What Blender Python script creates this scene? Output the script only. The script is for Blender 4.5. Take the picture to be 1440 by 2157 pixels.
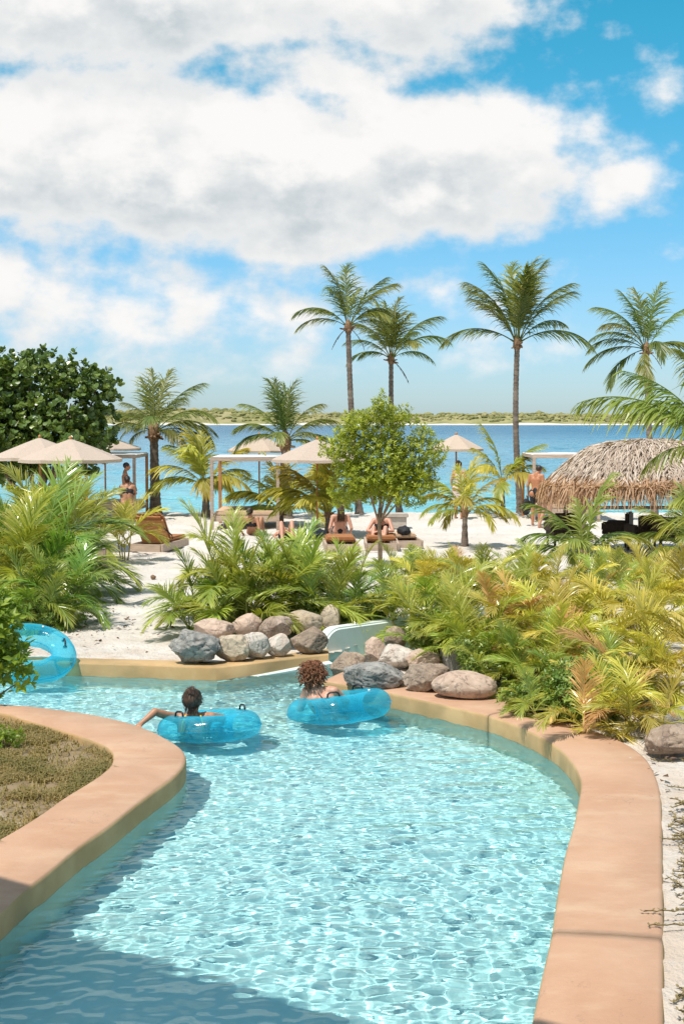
import bpy, bmesh, math, random
import numpy as np
from mathutils import Vector, Matrix, Euler, noise as mnoise

for o in list(bpy.data.objects):
    bpy.data.objects.remove(o)
SC = bpy.context.scene
COL = SC.collection
R = math.radians

# ------------------------------------------------------------------ camera
F = 2157 * 50.0 / 36.0            # focal length in photograph pixels
H = 3.1                           # eye height above the pool water (z = 0)
PITCH = math.atan((1078.5 - 885) / F)
cam_d = bpy.data.cameras.new('camera')
cam_d.sensor_fit = 'VERTICAL'; cam_d.sensor_height = 36; cam_d.lens = 50
cam_d.clip_start = 0.1; cam_d.clip_end = 8000
cam = bpy.data.objects.new('camera', cam_d); COL.objects.link(cam)
cam.location = (0, 0, H); cam.rotation_euler = (math.pi / 2 - PITCH, 0, 0)
SC.camera = cam

# ------------------------------------------------------------------ sun, sky, exposure
SUN_EL = R(65)
SUN_H = Vector((-0.68, -0.73)).normalized()          # horizontal direction towards the sun
SUN_DIR = Vector((SUN_H.x * math.cos(SUN_EL), SUN_H.y * math.cos(SUN_EL), math.sin(SUN_EL)))
sun_d = bpy.data.lights.new('sun', 'SUN'); sun_d.energy = 4.3; sun_d.angle = R(0.53); sun_d.color = (1.0, 0.94, 0.85)
sun = bpy.data.objects.new('sun', sun_d); COL.objects.link(sun)
sun.rotation_euler = (-SUN_DIR).to_track_quat('-Z', 'Y').to_euler()
sun_d.cycles.is_caustics_light = True

SC.view_settings.view_transform = 'Standard'; SC.view_settings.look = 'None'
SC.view_settings.exposure = 0.28; SC.view_settings.gamma = 1.0; SC.view_settings.use_curve_mapping = False
SC.cycles.use_denoising = True
SC.cycles.max_bounces = 10; SC.cycles.transparent_max_bounces = 24
SC.cycles.sample_clamp_indirect = 4.0
SC.cycles.caustics_reflective = False; SC.cycles.caustics_refractive = True
SC.cycles.blur_glossy = 0.3

world = bpy.data.worlds.new('World'); SC.world = world; world.use_nodes = True
WT = world.node_tree
for n in list(WT.nodes): WT.nodes.remove(n)

class NB:
    """small helper that chains shader nodes"""
    def __init__(s, tree): s.t = tree
    def put(s, sock, v):
        if isinstance(v, bpy.types.NodeSocket): s.t.links.new(v, sock)
        elif v is not None: sock.default_value = v
    def n(s, kind, **kw):
        nd = s.t.nodes.new(kind)
        for k, v in kw.items(): setattr(nd, k, v)
        return nd
    def m(s, op, a, b=None, c=None, clamp=False):
        nd = s.n('ShaderNodeMath', operation=op, use_clamp=clamp)
        for i, v in enumerate((a, b, c)):
            if v is not None: s.put(nd.inputs[i], v)
        return nd.outputs[0]
    def mix(s, f, a, b, blend='MIX'):
        nd = s.n('ShaderNodeMix', data_type='RGBA', blend_type=blend)
        s.put(nd.inputs[0], f); s.put(nd.inputs[6], a); s.put(nd.inputs[7], b)
        return nd.outputs[2]
    def ramp(s, v, lo, hi, a=0.0, b=1.0, smooth=True):
        nd = s.n('ShaderNodeMapRange', interpolation_type='SMOOTHSTEP' if smooth else 'LINEAR')
        s.put(nd.inputs[0], v)
        for i, x in enumerate((lo, hi, a, b)): nd.inputs[i + 1].default_value = x
        return nd.outputs[0]
    def noise(s, vec, scale, detail=4, rough=0.55, dist=0.0):
        nd = s.n('ShaderNodeTexNoise'); s.put(nd.inputs['Vector'], vec)
        nd.inputs['Scale'].default_value = scale; nd.inputs['Detail'].default_value = detail
        nd.inputs['Roughness'].default_value = rough; nd.inputs['Distortion'].default_value = dist
        return nd.outputs[0]
    def comb(s, x, y, z=0.0):
        nd = s.n('ShaderNodeCombineXYZ')
        for i, v in enumerate((x, y, z)): s.put(nd.inputs[i], v)
        return nd.outputs[0]

# cloud cover as a function of azimuth and elevation (radians): banks of cumulus
def cloud_group():
    g = bpy.data.node_groups.new('cloud_cover', 'ShaderNodeTree')
    g.interface.new_socket('a', in_out='INPUT', socket_type='NodeSocketFloat')
    g.interface.new_socket('e', in_out='INPUT', socket_type='NodeSocketFloat')
    g.interface.new_socket('cover', in_out='OUTPUT', socket_type='NodeSocketFloat')
    b = NB(g)
    gi = b.n('NodeGroupInput'); go = b.n('NodeGroupOutput')
    a, e = gi.outputs[0], gi.outputs[1]
    banks = [  # azimuth, elevation, half width, half height, weight
        (-0.18, 0.288, 0.22, 0.052, 1.15), (0.05, 0.285, 0.075, 0.046, 1.0), (-0.02, 0.235, 0.10, 0.022, 0.85), (-0.13, 0.178, 0.20, 0.056, 1.2),
        (0.05, 0.178, 0.125, 0.052, 1.15), (0.195, 0.157, 0.05, 0.020, 0.68), (-0.04, 0.126, 0.12, 0.018, 0.9),
        (0.212, 0.224, 0.030, 0.026, 0.47), (-0.237, 0.098, 0.032, 0.03, 0.80), (-0.13, 0.080, 0.17, 0.045, 0.52), (0.04, 0.085, 0.11, 0.035, 0.46), (0.10, 0.045, 0.14, 0.025, 0.36), (-0.1, 0.04, 0.16, 0.025, 0.40),
        (-0.80, 0.22, 0.28, 0.09, 1.1), (0.78, 0.22, 0.26, 0.08, 1.1), (0.1, 0.60, 0.32, 0.09, 0.95), (-0.5, 0.75, 0.3, 0.10, 0.9), (0.6, 0.95, 0.35, 0.12, 0.9), (3.14, 0.4, 0.6, 0.2, 1.0), (-3.14, 0.4, 0.6, 0.2, 1.0)]
    tot = None
    for (a0, e0, rx, ry, w) in banks:
        x = b.m('DIVIDE', b.m('SUBTRACT', a, a0), rx); y = b.m('DIVIDE', b.m('SUBTRACT', e, e0), ry)
        r2 = b.m('ADD', b.m('MULTIPLY', x, x), b.m('MULTIPLY', y, y))
        v = b.m('MULTIPLY', b.m('EXPONENT', b.m('MULTIPLY', b.m('POWER', r2, 1.4), -0.75)), w)
        tot = v if tot is None else b.m('SMOOTH_MAX', tot, v, 0.15)
    vec = b.comb(a, b.m('MULTIPLY', e, 1.45), 3.1)
    def n2(sc, det, ro, off, dist=0.0):
        nd = b.n('ShaderNodeTexNoise', noise_dimensions='2D')
        ad = b.n('ShaderNodeVectorMath', operation='ADD'); b.put(ad.inputs[0], vec); ad.inputs[1].default_value = off
        b.put(nd.inputs['Vector'], ad.outputs[0])
        nd.inputs['Scale'].default_value = sc; nd.inputs['Detail'].default_value = det; nd.inputs['Roughness'].default_value = ro; nd.inputs['Distortion'].default_value = dist
        return b.m('SUBTRACT', nd.outputs[0], 0.5)
    wide = b.ramp(n2(2.2, 1, 0.5, (7.7, 1.1, 0)), -0.07, 0.14, 0.0, 1.0)
    wide = b.m('MULTIPLY', wide, b.ramp(b.m('ABSOLUTE', a), 0.40, 0.8))
    tot = b.m('MAXIMUM', tot, wide)
    d = b.m('ADD', tot, b.m('MULTIPLY', n2(9, 1, 0.5, (2.0, 0.3, 0)), 0.55))
    d = b.m('ADD', d, b.m('MULTIPLY', n2(23, 7, 0.56, (0.4, 0.9, 0), 0.0), 1.05))
    g.links.new(d, go.inputs[0])
    return g

W = NB(WT)
tc = W.n('ShaderNodeTexCoord')
sep = W.n('ShaderNodeSeparateXYZ'); W.put(sep.inputs[0], tc.outputs['Generated'])
az = W.m('ARCTAN2', sep.outputs[0], sep.outputs[1])
el = W.m('ARCSINE', sep.outputs[2])
CG = cloud_group()
def cover(a, e):
    nd = W.n('ShaderNodeGroup'); nd.node_tree = CG
    W.put(nd.inputs[0], a); W.put(nd.inputs[1], e)
    return nd.outputs[0]
d0 = cover(az, el)
d1 = cover(W.m('SUBTRACT', az, 0.012), W.m('ADD', el, 0.030))
mask = W.ramp(d0, 0.24, 0.76)
mask = W.m('MULTIPLY', mask, W.ramp(el, 0.0, 0.06, 0.15, 1.0))
lit = W.ramp(W.m('SUBTRACT', d0, d1), -0.42, 0.42)
thick = W.ramp(d0, 0.65, 1.35)
shade = W.m('MULTIPLY', W.m('SUBTRACT', 1.0, lit), W.m('ADD', 0.25, W.m('MULTIPLY', thick, 0.75)))
ccol = W.mix(shade, (1.0, 0.985, 0.97, 1), (0.42, 0.52, 0.58, 1))
sky = W.n('ShaderNodeTexSky', sky_type='NISHITA', sun_disc=False)
sky.sun_elevation = SUN_EL; sky.sun_rotation = math.atan2(SUN_DIR.x, SUN_DIR.y)
sky.altitude = 0; sky.air_density = 1.0; sky.dust_density = 0.4; sky.ozone_density = 1.5
SKY_STRENGTH = 0.11
tint = W.mix(W.ramp(el, 0.0, 0.30), (0.63, 0.84, 1.15, 1), (0.19, 1.0, 1.04, 1))
skyc = W.mix(1.0, sky.outputs[0], tint, 'MULTIPLY')
cbright = W.n('ShaderNodeVectorMath', operation='SCALE'); W.put(cbright.inputs[0], ccol); cbright.inputs['Scale'].default_value = 0.80 / SKY_STRENGTH
final = W.mix(mask, skyc, cbright.outputs[0])
bg = W.n('ShaderNodeBackground'); W.put(bg.inputs[0], final); bg.inputs[1].default_value = SKY_STRENGTH
wo = W.n('ShaderNodeOutputWorld'); WT.links.new(bg.outputs[0], wo.inputs[0])
world.cycles.sampling_method = 'MANUAL'; world.cycles.sample_map_resolution = 1024

# ------------------------------------------------------------------ places in metres, read off the ground plane
def ray(px, py):
    u = (px - 720) / F; v = (1078.5 - py) / F
    return Vector((u, math.cos(PITCH) + v * math.sin(PITCH), -math.sin(PITCH) + v * math.cos(PITCH)))
def G(px, py, z=0.15):
    d = ray(px, py); return Vector((0, 0, H)) + d * ((z - H) / d.z)
def At(px, py, Y):
    d = ray(px, py); return Vector((0, 0, H)) + d * (Y / d.y)

# ------------------------------------------------------------------ object helpers
def tag(o, label=None, cat=None, group=None, kind=None):
    if label: o['label'] = label
    if cat: o['category'] = cat
    if group: o['group'] = group
    if kind: o['kind'] = kind
    return o
def thing(name, label, cat, loc=(0, 0, 0), rz=0.0, group=None):
    o = bpy.data.objects.new(name, None); COL.objects.link(o)
    o.location = loc; o.rotation_euler = (0, 0, rz); o.empty_display_size = 0.1
    return tag(o, label, cat, group)
def link(name, me, parent=None, loc=(0, 0, 0), rot=(0, 0, 0), scale=None):
    o = bpy.data.objects.new(name, me); COL.objects.link(o)
    o.parent = parent; o.location = loc; o.rotation_euler = rot
    if scale is not None: o.scale = (scale,) * 3 if isinstance(scale, (int, float)) else scale
    return o
def from_data(name, verts, faces, mat=None, smooth=False, attr=None):
    me = bpy.data.meshes.new(name); me.from_pydata([tuple(v) for v in verts], [], faces); me.update()
    if mat: me.materials.append(mat)
    if smooth: me.polygons.foreach_set('use_smooth', [True] * len(me.polygons))
    if attr is not None:
        at = me.attributes.new('tip', 'FLOAT', 'POINT'); at.data.foreach_set('value', attr)
    return me
def from_bm(name, bm, mat=None, smooth=False):
    me = bpy.data.meshes.new(name); bm.normal_update(); bm.to_mesh(me); bm.free()
    if mat: me.materials.append(mat)
    if smooth: me.polygons.foreach_set('use_smooth', [True] * len(me.polygons))
    return me
def bm_box(bm, c, s, rot=None, bevel=0.0):
    r = bmesh.ops.create_cube(bm, size=1.0)
    vs = r['verts']
    M = Matrix.Translation(c) @ (rot.to_matrix().to_4x4() if rot else Matrix()) @ Matrix.Diagonal((*s, 1))
    bmesh.ops.transform(bm, matrix=M, verts=vs)
    if bevel:
        es = list({e for v in vs for e in v.link_edges})
        bmesh.ops.bevel(bm, geom=es, offset=bevel, segments=2, affect='EDGES', clamp_overlap=True)
def box_mesh(name, s, mat, bevel=0.006, c=(0, 0, 0), rot=None):
    bm = bmesh.new(); bm_box(bm, c, s, rot, bevel); return from_bm(name, bm, mat)
def tube_data(pts, radii, n=8, cap=True):
    """verts and faces of a tube through pts"""
    vs, fs = [], []
    pts = [Vector(p) for p in pts]
    up = Vector((0.13, 0.31, 0.94)).normalized()
    for i, p in enumerate(pts):
        t = (pts[min(i + 1, len(pts) - 1)] - pts[max(i - 1, 0)]).normalized()
        x = t.cross(up)
        if x.length < 1e-3: x = t.cross(Vector((1, 0, 0)))
        x.normalize(); y = x.cross(t)
        for k in range(n):
            a = 2 * math.pi * k / n
            vs.append(p + (x * math.cos(a) + y * math.sin(a)) * radii[i])
    for i in range(len(pts) - 1):
        for k in range(n):
            a, b = i * n + k, i * n + (k + 1) % n
            fs.append((a, a + n, b + n, b))
    if cap:
        fs.append(tuple(range(n))); fs.append(tuple(reversed(range((len(pts) - 1) * n, len(pts) * n))))
    return vs, fs
def tube_mesh(name, pts, radii, mat, n=8, smooth=True):
    if not isinstance(radii, (list, tuple)): radii = [radii] * len(pts)
    v, f = tube_data(pts, radii, n); return from_data(name, v, f, mat, smooth)
class Pile:
    """collects verts and faces for one joined mesh"""
    def __init__(s): s.v, s.f, s.a = [], [], []
    def add(s, v, f, a=None):
        o = len(s.v); s.v += list(v); s.f += [tuple(i + o for i in q) for q in f]
        s.a += list(a) if a is not None else [0.0] * len(v)
    def mesh(s, name, mat, smooth=False): return from_data(name, s.v, s.f, mat, smooth, s.a)

# ------------------------------------------------------------------ materials
def newmat(name):
    m = bpy.data.materials.new(name); m.use_nodes = True
    t = m.node_tree
    for n in list(t.nodes): t.nodes.remove(n)
    out = t.nodes.new('ShaderNodeOutputMaterial')
    return m, NB(t), out
def rgba(c): return (c[0], c[1], c[2], 1.0)
def surf(name, c1, c2, scale=5.0, rough=0.7, bump=0.0, bscale=40.0, detail=5, spec=0.3, c3=None, s3=1.0, stretch=None, obj_random=0.0, bdist=0.02):
    """two or three mottled colours with fine relief"""
    m, b, out = newmat(name)
    tc = b.n('ShaderNodeTexCoord'); vec = tc.outputs['Object']
    if stretch:
        mp = b.n('ShaderNodeMapping'); b.put(mp.inputs[0], vec); mp.inputs['Scale'].default_value = stretch; vec = mp.outputs[0]
    f = b.ramp(b.noise(vec, scale, detail, 0.6), 0.32, 0.68)
    col = b.mix(f, rgba(c1), rgba(c2))
    if c3: col = b.mix(b.ramp(b.noise(vec, s3, 3, 0.6), 0.45, 0.7), col, rgba(c3))
    if obj_random:
        oi = b.n('ShaderNodeObjectInfo'); hs = b.n('ShaderNodeHueSaturation')
        b.put(hs.inputs['Value'], b.m('ADD', 1 - obj_random, b.m('MULTIPLY', oi.outputs['Random'], 2 * obj_random)))
        b.put(hs.inputs['Color'], col); col = hs.outputs[0]
    p = b.n('ShaderNodeBsdfPrincipled'); b.put(p.inputs['Base Color'], col)
    p.inputs['Roughness'].default_value = rough; p.inputs['Specular IOR Level'].default_value = spec
    if bump:
        bn = b.n('ShaderNodeBump'); bn.inputs['Strength'].default_value = bump; bn.inputs['Distance'].default_value = bdist
        b.put(bn.inputs['Height'], b.noise(vec, bscale, 6, 0.65)); b.put(p.inputs['Normal'], bn.outputs[0])
    b.t.links.new(p.outputs[0], out.inputs[0])
    return m
def leafmat(name, base, tipc, tipk=0.8, trans=0.35, rough=0.42, hue=0.03, val=0.25, spec=0.5, nscale=6.0, ncontrast=0.7):
    m, b, out = newmat(name)
    at = b.n('ShaderNodeAttribute', attribute_name='tip'); oi = b.n('ShaderNodeObjectInfo')
    tcn = b.n('ShaderNodeTexCoord')
    nz = b.noise(tcn.outputs['Object'], nscale, 4, 0.65)
    f = b.m('MULTIPLY', b.m('POWER', at.outputs['Fac'], 1.6), tipk, clamp=True)
    f = b.m('ADD', f, b.m('MULTIPLY', b.m('SUBTRACT', nz, 0.5 if ncontrast < 1 else 0.3), ncontrast), clamp=True)
    col = b.mix(f, rgba(base), rgba(tipc))
    hs = b.n('ShaderNodeHueSaturation')
    b.put(hs.inputs['Hue'], b.m('ADD', 0.5 - hue, b.m('MULTIPLY', oi.outputs['Random'], 2 * hue)))
    rnd2 = b.m('FRACT', b.m('MULTIPLY', oi.outputs['Random'], 37.7))
    b.put(hs.inputs['Value'], b.m('ADD', 1 - val, b.m('MULTIPLY', rnd2, 2 * val)))
    b.put(hs.inputs['Color'], col)
    p = b.n('ShaderNodeBsdfPrincipled'); b.put(p.inputs['Base Color'], hs.outputs[0])
    p.inputs['Roughness'].default_value = rough; p.inputs['Specular IOR Level'].default_value = spec
    tr = b.n('ShaderNodeBsdfTranslucent')
    tcol = b.mix(1.0, hs.outputs[0], (1.35, 1.3, 0.6, 1), 'MULTIPLY'); b.put(tr.inputs[0], tcol)
    mx = b.n('ShaderNodeMixShader'); mx.inputs[0].default_value = trans
    b.t.links.new(p.outputs[0], mx.inputs[1]); b.t.links.new(tr.outputs[0], mx.inputs[2])
    b.t.links.new(mx.outputs[0], out.inputs[0])
    return m

M = {}
m, b, out = newmat('terracotta_plaster')
tcn = b.n('ShaderNodeTexCoord'); v = tcn.outputs['Object']
mp = b.n('ShaderNodeMapping'); b.put(mp.inputs[0], v); mp.inputs['Scale'].default_value = (0.8, 1.7, 1.0); mp.inputs['Rotation'].default_value = (0, 0, 0.25)
c = b.mix(b.ramp(b.noise(v, 1.2, 5, 0.6, 0.4), 0.32, 0.68), rgba((0.435, 0.25, 0.155)), rgba((0.495, 0.305, 0.20)))
c = b.mix(b.m('MULTIPLY', b.ramp(b.noise(mp.outputs[0], 2.4, 6, 0.65), 0.45, 0.75), 0.55), c, rgba((0.55, 0.385, 0.26)))
c = b.mix(b.m('MULTIPLY', b.ramp(b.noise(mp.outputs[0], 5.5, 5, 0.7), 0.58, 0.78), 0.25), c, rgba((0.40, 0.21, 0.125)))
c = b.mix(b.m('MULTIPLY', b.ramp(b.noise(v, 38, 5, 0.75), 0.60, 0.76), 0.35), c, rgba((0.36, 0.24, 0.17)))
cr = b.ramp(b.m('ABSOLUTE', b.m('SUBTRACT', b.noise(v, 1.7, 6, 0.6, 0.8), 0.5)), 0.0, 0.0035)
crm = b.m('MULTIPLY', b.m('SUBTRACT', 1.0, cr), b.ramp(b.noise(v, 0.8, 2), 0.52, 0.6))
c = b.mix(b.m('MULTIPLY', crm, 0.6), c, rgba((0.22, 0.14, 0.10)))
p = b.n('ShaderNodeBsdfPrincipled'); b.put(p.inputs['Base Color'], c); p.inputs['Specular IOR Level'].default_value = 0.3
b.put(p.inputs['Roughness'], b.ramp(b.noise(v, 2.0, 4), 0.3, 0.7, 0.55, 0.85))
bn = b.n('ShaderNodeBump'); bn.inputs['Strength'].default_value = 0.35; bn.inputs['Distance'].default_value = 0.012
b.put(bn.inputs['Height'], b.m('ADD', b.noise(mp.outputs[0], 14, 6, 0.65), b.m('MULTIPLY', b.noise(v, 90, 4, 0.7), 0.4))); b.put(p.inputs['Normal'], bn.outputs[0])
b.t.links.new(p.outputs[0], out.inputs[0]); M['kerb'] = m
M['ledge'] = surf('ochre_plaster', (0.43, 0.27, 0.125), (0.52, 0.35, 0.18), 2.2, 0.75, 0.15, 50, c3=(0.34, 0.24, 0.12), s3=1.3, spec=0.2)
M['liner'] = surf('pool_liner_paint', (0.55, 0.66, 0.62), (0.62, 0.72, 0.68), 2.0, 0.5, 0.05, 40)
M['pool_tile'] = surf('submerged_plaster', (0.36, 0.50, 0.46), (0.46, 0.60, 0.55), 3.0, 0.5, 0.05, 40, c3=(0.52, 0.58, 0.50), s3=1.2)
M['post'] = surf('weathered_post_wood', (0.30, 0.21, 0.16), (0.42, 0.31, 0.24), 6, 0.75, 0.2, 50, stretch=(4, 4, 0.6))
M['wood_grey'] = surf('greyed_wood', (0.40, 0.30, 0.23), (0.55, 0.42, 0.33), 5, 0.75, 0.2, 60, stretch=(0.6, 5, 5), obj_random=0.12)
M['wood_warm'] = surf('oiled_wood', (0.40, 0.17, 0.06), (0.52, 0.25, 0.10), 5, 0.6, 0.15, 60, stretch=(3, 3, 0.6), obj_random=0.1)
M['cushion'] = surf('rust_cushion_canvas', (0.30, 0.12, 0.045), (0.38, 0.165, 0.07), 8, 0.85, 0.2, 120)
M['cushion_pale'] = surf('sand_cushion_canvas', (0.52, 0.36, 0.24), (0.60, 0.43, 0.30), 6, 0.9, 0.15, 120)
M['dark'] = surf('black_fabric', (0.012, 0.012, 0.014), (0.03, 0.03, 0.035), 12, 0.7, 0.2, 80)
M['dark_wood'] = surf('dark_wicker', (0.035, 0.022, 0.016), (0.08, 0.05, 0.035), 25, 0.7, 0.4, 60)
M['canvas'] = leafmat('umbrella_weave', (0.52, 0.41, 0.34), (0.70, 0.60, 0.52), 0.0, 0.22, 0.9, hue=0.0, val=0.04, spec=0.1, nscale=34.0, ncontrast=1.6)
M['white_cloth'] = surf('white_canopy_cloth', (0.74, 0.71, 0.68), (0.80, 0.78, 0.75), 4, 0.85, 0.1, 60)
M['black_plastic'] = surf('black_webbing', (0.008, 0.008, 0.009), (0.02, 0.02, 0.022), 30, 0.45, 0.1, 80, spec=0.5)
M['concrete'] = surf('pale_concrete', (0.42, 0.36, 0.31), (0.52, 0.46, 0.40), 4, 0.85, 0.2, 60)
M['roof'] = surf('veranda_plaster', (0.55, 0.50, 0.44), (0.62, 0.57, 0.50), 1.0, 0.85, 0.1, 30)

M['coco'] = leafmat('coconut_leaf', (0.15, 0.19, 0.035), (0.44, 0.42, 0.14), 0.75, 0.42, 0.40)
M['coco_young'] = leafmat('young_coconut_leaf', (0.38, 0.38, 0.05), (0.7, 0.58, 0.13), 0.8, 0.40, 0.42)
M['coco_green'] = leafmat('fresh_coconut_leaf', (0.2, 0.26, 0.045), (0.5, 0.48, 0.12), 0.8, 0.36, 0.40)
M['areca_green'] = leafmat('green_areca_leaf', (0.19, 0.3, 0.045), (0.5, 0.53, 0.11), 0.8, 0.28, 0.27, spec=0.8)
M['areca_lime'] = leafmat('lime_areca_leaf', (0.29, 0.34, 0.045), (0.64, 0.6, 0.14), 0.8, 0.32, 0.27, spec=0.8)
M['areca_gold'] = leafmat('golden_areca_leaf', (0.46, 0.42, 0.06), (0.82, 0.68, 0.18), 0.85, 0.30, 0.27, hue=0.022, spec=0.8)
M['areca_rust'] = leafmat('dried_areca_leaf', (0.62, 0.36, 0.14), (0.76, 0.5, 0.24), 0.8, 0.35, 0.55)
M['dead_leaf'] = leafmat('dead_brown_leaf', (0.11, 0.065, 0.035), (0.18, 0.11, 0.06), 0.8, 0.2, 0.7)
M['stem'] = surf('cane_stem', (0.30, 0.27, 0.07), (0.40, 0.30, 0.10), 5, 0.6, 0.1, 30)
M['trunk'] = surf('palm_bark', (0.115, 0.085, 0.068), (0.21, 0.165, 0.135), 9, 0.9, 0.5, 40, stretch=(1, 1, 3), c3=(0.26, 0.21, 0.17), s3=2.0)
M['bark'] = surf('tree_bark', (0.20, 0.13, 0.085), (0.34, 0.24, 0.16), 8, 0.9, 0.5, 40)
M['fibre'] = surf('palm_fibre', (0.17, 0.10, 0.055), (0.30, 0.18, 0.10), 14, 0.9, 0.6, 60)
M['grape'] = leafmat('sea_grape_leaf', (0.08, 0.14, 0.025), (0.22, 0.28, 0.05), 0.9, 0.22, 0.33, hue=0.0, val=0.0, spec=0.6)
M['young_tree'] = leafmat('young_tree_leaf', (0.26, 0.32, 0.025), (0.46, 0.48, 0.06), 0.9, 0.35, 0.38, hue=0.0, val=0.0)
M['shrub'] = leafmat('shrub_leaf', (0.12, 0.2, 0.028), (0.34, 0.4, 0.07), 0.9, 0.28, 0.38, hue=0.01, val=0.1)
M['lime_leaf'] = leafmat('bright_lime_leaf', (0.16, 0.26, 0.03), (0.36, 0.44, 0.05), 0.9, 0.40, 0.36, hue=0.0, val=0.0)
M['grass'] = leafmat('dry_grass', (0.21, 0.18, 0.05), (0.4, 0.29, 0.12), 0.9, 0.3, 0.6, hue=0.0, val=0.0)
M['vine'] = leafmat('dry_creeper', (0.2, 0.15, 0.06), (0.3, 0.23, 0.11), 0.9, 0.2, 0.7, hue=0.0, val=0.0)

# ================================================================== SETTING
def catmull(pts, n=8):
    out = []
    for i in range(len(pts) - 1):
        p0, p1, p2, p3 = (pts[max(i - 1, 0)], pts[i], pts[i + 1], pts[min(i + 2, len(pts) - 1)])
        for k in range(n):
            t = k / n
            out.append(0.5 * ((2 * p1) + (p2 - p0) * t + (2 * p0 - 5 * p1 + 4 * p2 - p3) * t * t + (3 * p1 - p0 - 3 * p2 + p3) * t ** 3))
    out.append(pts[-1].copy())
    return out
def plan(pxs, z): return [Vector(G(x, y, z).xy) for x, y in pxs]

KZ = 0.17
R_IN = plan([(1010, 2700), (1090, 2300), (1117, 2157), (1140, 2050), (1160, 1963), (1173, 1877), (1190, 1790), (1207, 1733), (1217, 1683), (1222, 1650), (1217, 1630), (1207, 1610), (1187, 1585), (1160, 1564), (1120, 1542), (1077, 1523), (1027, 1506), (958, 1489), (900, 1476), (847, 1464), (763, 1447), (680, 1434)], KZ)
R_OUT = plan([(1400, 2700), (1399, 2300), (1397, 2157), (1397, 2065), (1397, 1977), (1396, 1885), (1395, 1783), (1394, 1725), (1391, 1672), (1385, 1643), (1374, 1617), (1357, 1593), (1327, 1570), (1293, 1553), (1240, 1533), (1180, 1512), (1110, 1489), (1035, 1466), (975, 1449), (915, 1436), (830, 1419), (745, 1406)], KZ)
L_OUT = plan([(-900, 1425), (-300, 1455), (-150, 1467), (0, 1482), (67, 1487), (133, 1495), (200, 1505), (267, 1520), (317, 1537), (353, 1555), (377, 1570), (390, 1584), (392, 1600), (383, 1618), (360, 1640), (327, 1664), (283, 1697), (233, 1737), (167, 1783), (107, 1833), (50, 1877), (0, 1923), (-200, 2095), (-500, 2380)], KZ)
L_IN = plan([(-900, 1445), (-300, 1475), (-150, 1486), (0, 1500), (43, 1512), (100, 1528), (155, 1545), (190, 1557), (213, 1566), (228, 1575), (235, 1583), (238, 1591), (237, 1600), (231, 1612), (216, 1626), (195, 1641), (165, 1660), (133, 1680), (90, 1711), (40, 1743), (0, 1766), (-50, 1798), (-230, 1905), (-500, 2070)], KZ)
B_OUT = plan([(-1500, 1380), (-200, 1389), (140, 1396), (300, 1400.5), (455, 1406), (570, 1392.5), (692, 1377.5)], 0.16)
B_IN = plan([(-1500, 1369), (-200, 1378), (140, 1385), (300, 1389), (458, 1394), (566, 1381), (690, 1366)], 0.16)

def kerb_mesh(name, a, b, ztop, mats, edge=0.035, flip=False, zbot=-1.02):
    """a: pool edge, b: land edge; top, rounded nosing, wall down into the pool, drop on the land side"""
    prof = []
    vs, fs, mi = [], [], []
    for p, q in zip(a, b):
        d = (q - p).normalized()
        st = [(p, zbot), (p, -0.012), (p, ztop - edge), (p + d * edge * 0.3, ztop - edge * 0.3), (p + d * edge, ztop),
              (p.lerp(q, 0.5), ztop + 0.004), (q - d * edge, ztop), (q - d * edge * 0.3, ztop - edge * 0.3), (q, ztop - edge), (q, -0.15)]
        vs += [(s.x, s.y, z) for s, z in st]
    n = 10
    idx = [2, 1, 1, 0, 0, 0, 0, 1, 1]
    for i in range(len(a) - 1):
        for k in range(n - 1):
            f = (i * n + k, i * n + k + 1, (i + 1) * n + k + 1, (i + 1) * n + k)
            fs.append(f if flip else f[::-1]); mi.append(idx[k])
    for e in (0, len(a) - 1):
        fs.append(tuple(e * n + k for k in range(n))); mi.append(1)
    me = from_data(name, vs, fs)
    for m in mats: me.materials.append(m)
    me.polygons.foreach_set('material_index', mi)
    me.polygons.foreach_set('use_smooth', [True] * (len(fs) - 2) + [False] * 2)
    return me
def shrink(pts, i0, i1, g0, g1):
    p = [v.copy() for v in pts[i0:i1 + 1]]
    if g0: p[0] = p[0] + (p[1] - p[0]).normalized() * g0
    if g1: p[-1] = p[-1] + (p[-2] - p[-1]).normalized() * g1
    return p
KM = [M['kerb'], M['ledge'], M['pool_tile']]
RECEIVERS = []
kr = thing('pool_coping', 'terracotta plaster coping wall curving along the right side of the pool', 'pool edge')
ra, rb = catmull(R_IN, 8), catmull(R_OUT, 8)
cuts = [0, 4 * 8, 16 * 8, len(ra) - 1]
for i in range(3):
    g0 = 0.004 if i else 0; g1 = 0.004 if i < 2 else 0
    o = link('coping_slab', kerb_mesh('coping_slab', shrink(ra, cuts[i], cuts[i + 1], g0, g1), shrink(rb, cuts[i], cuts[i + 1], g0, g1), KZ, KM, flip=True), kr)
    RECEIVERS.append(o)
la, lb = catmull(L_OUT, 8), catmull(L_IN, 8)
kl = tag(link('island_coping', kerb_mesh('island_coping', la, lb, KZ, KM)), 'terracotta plaster coping wall rounding the grassy island on the left', 'pool edge')
RECEIVERS.append(kl)
bl = thing('beach_ledge', 'low ochre plaster ledge between the sand and the pool, under the left boulders', 'pool edge')
for i0, i1 in ((0, 4), (4, 6)):
    o = link('ledge_slab', kerb_mesh('ledge_slab', B_OUT[i0:i1 + 1], B_IN[i0:i1 + 1], 0.16, [M['ledge'], M['ledge'], M['liner']], 0.02), bl)
    RECEIVERS.append(o)
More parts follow.
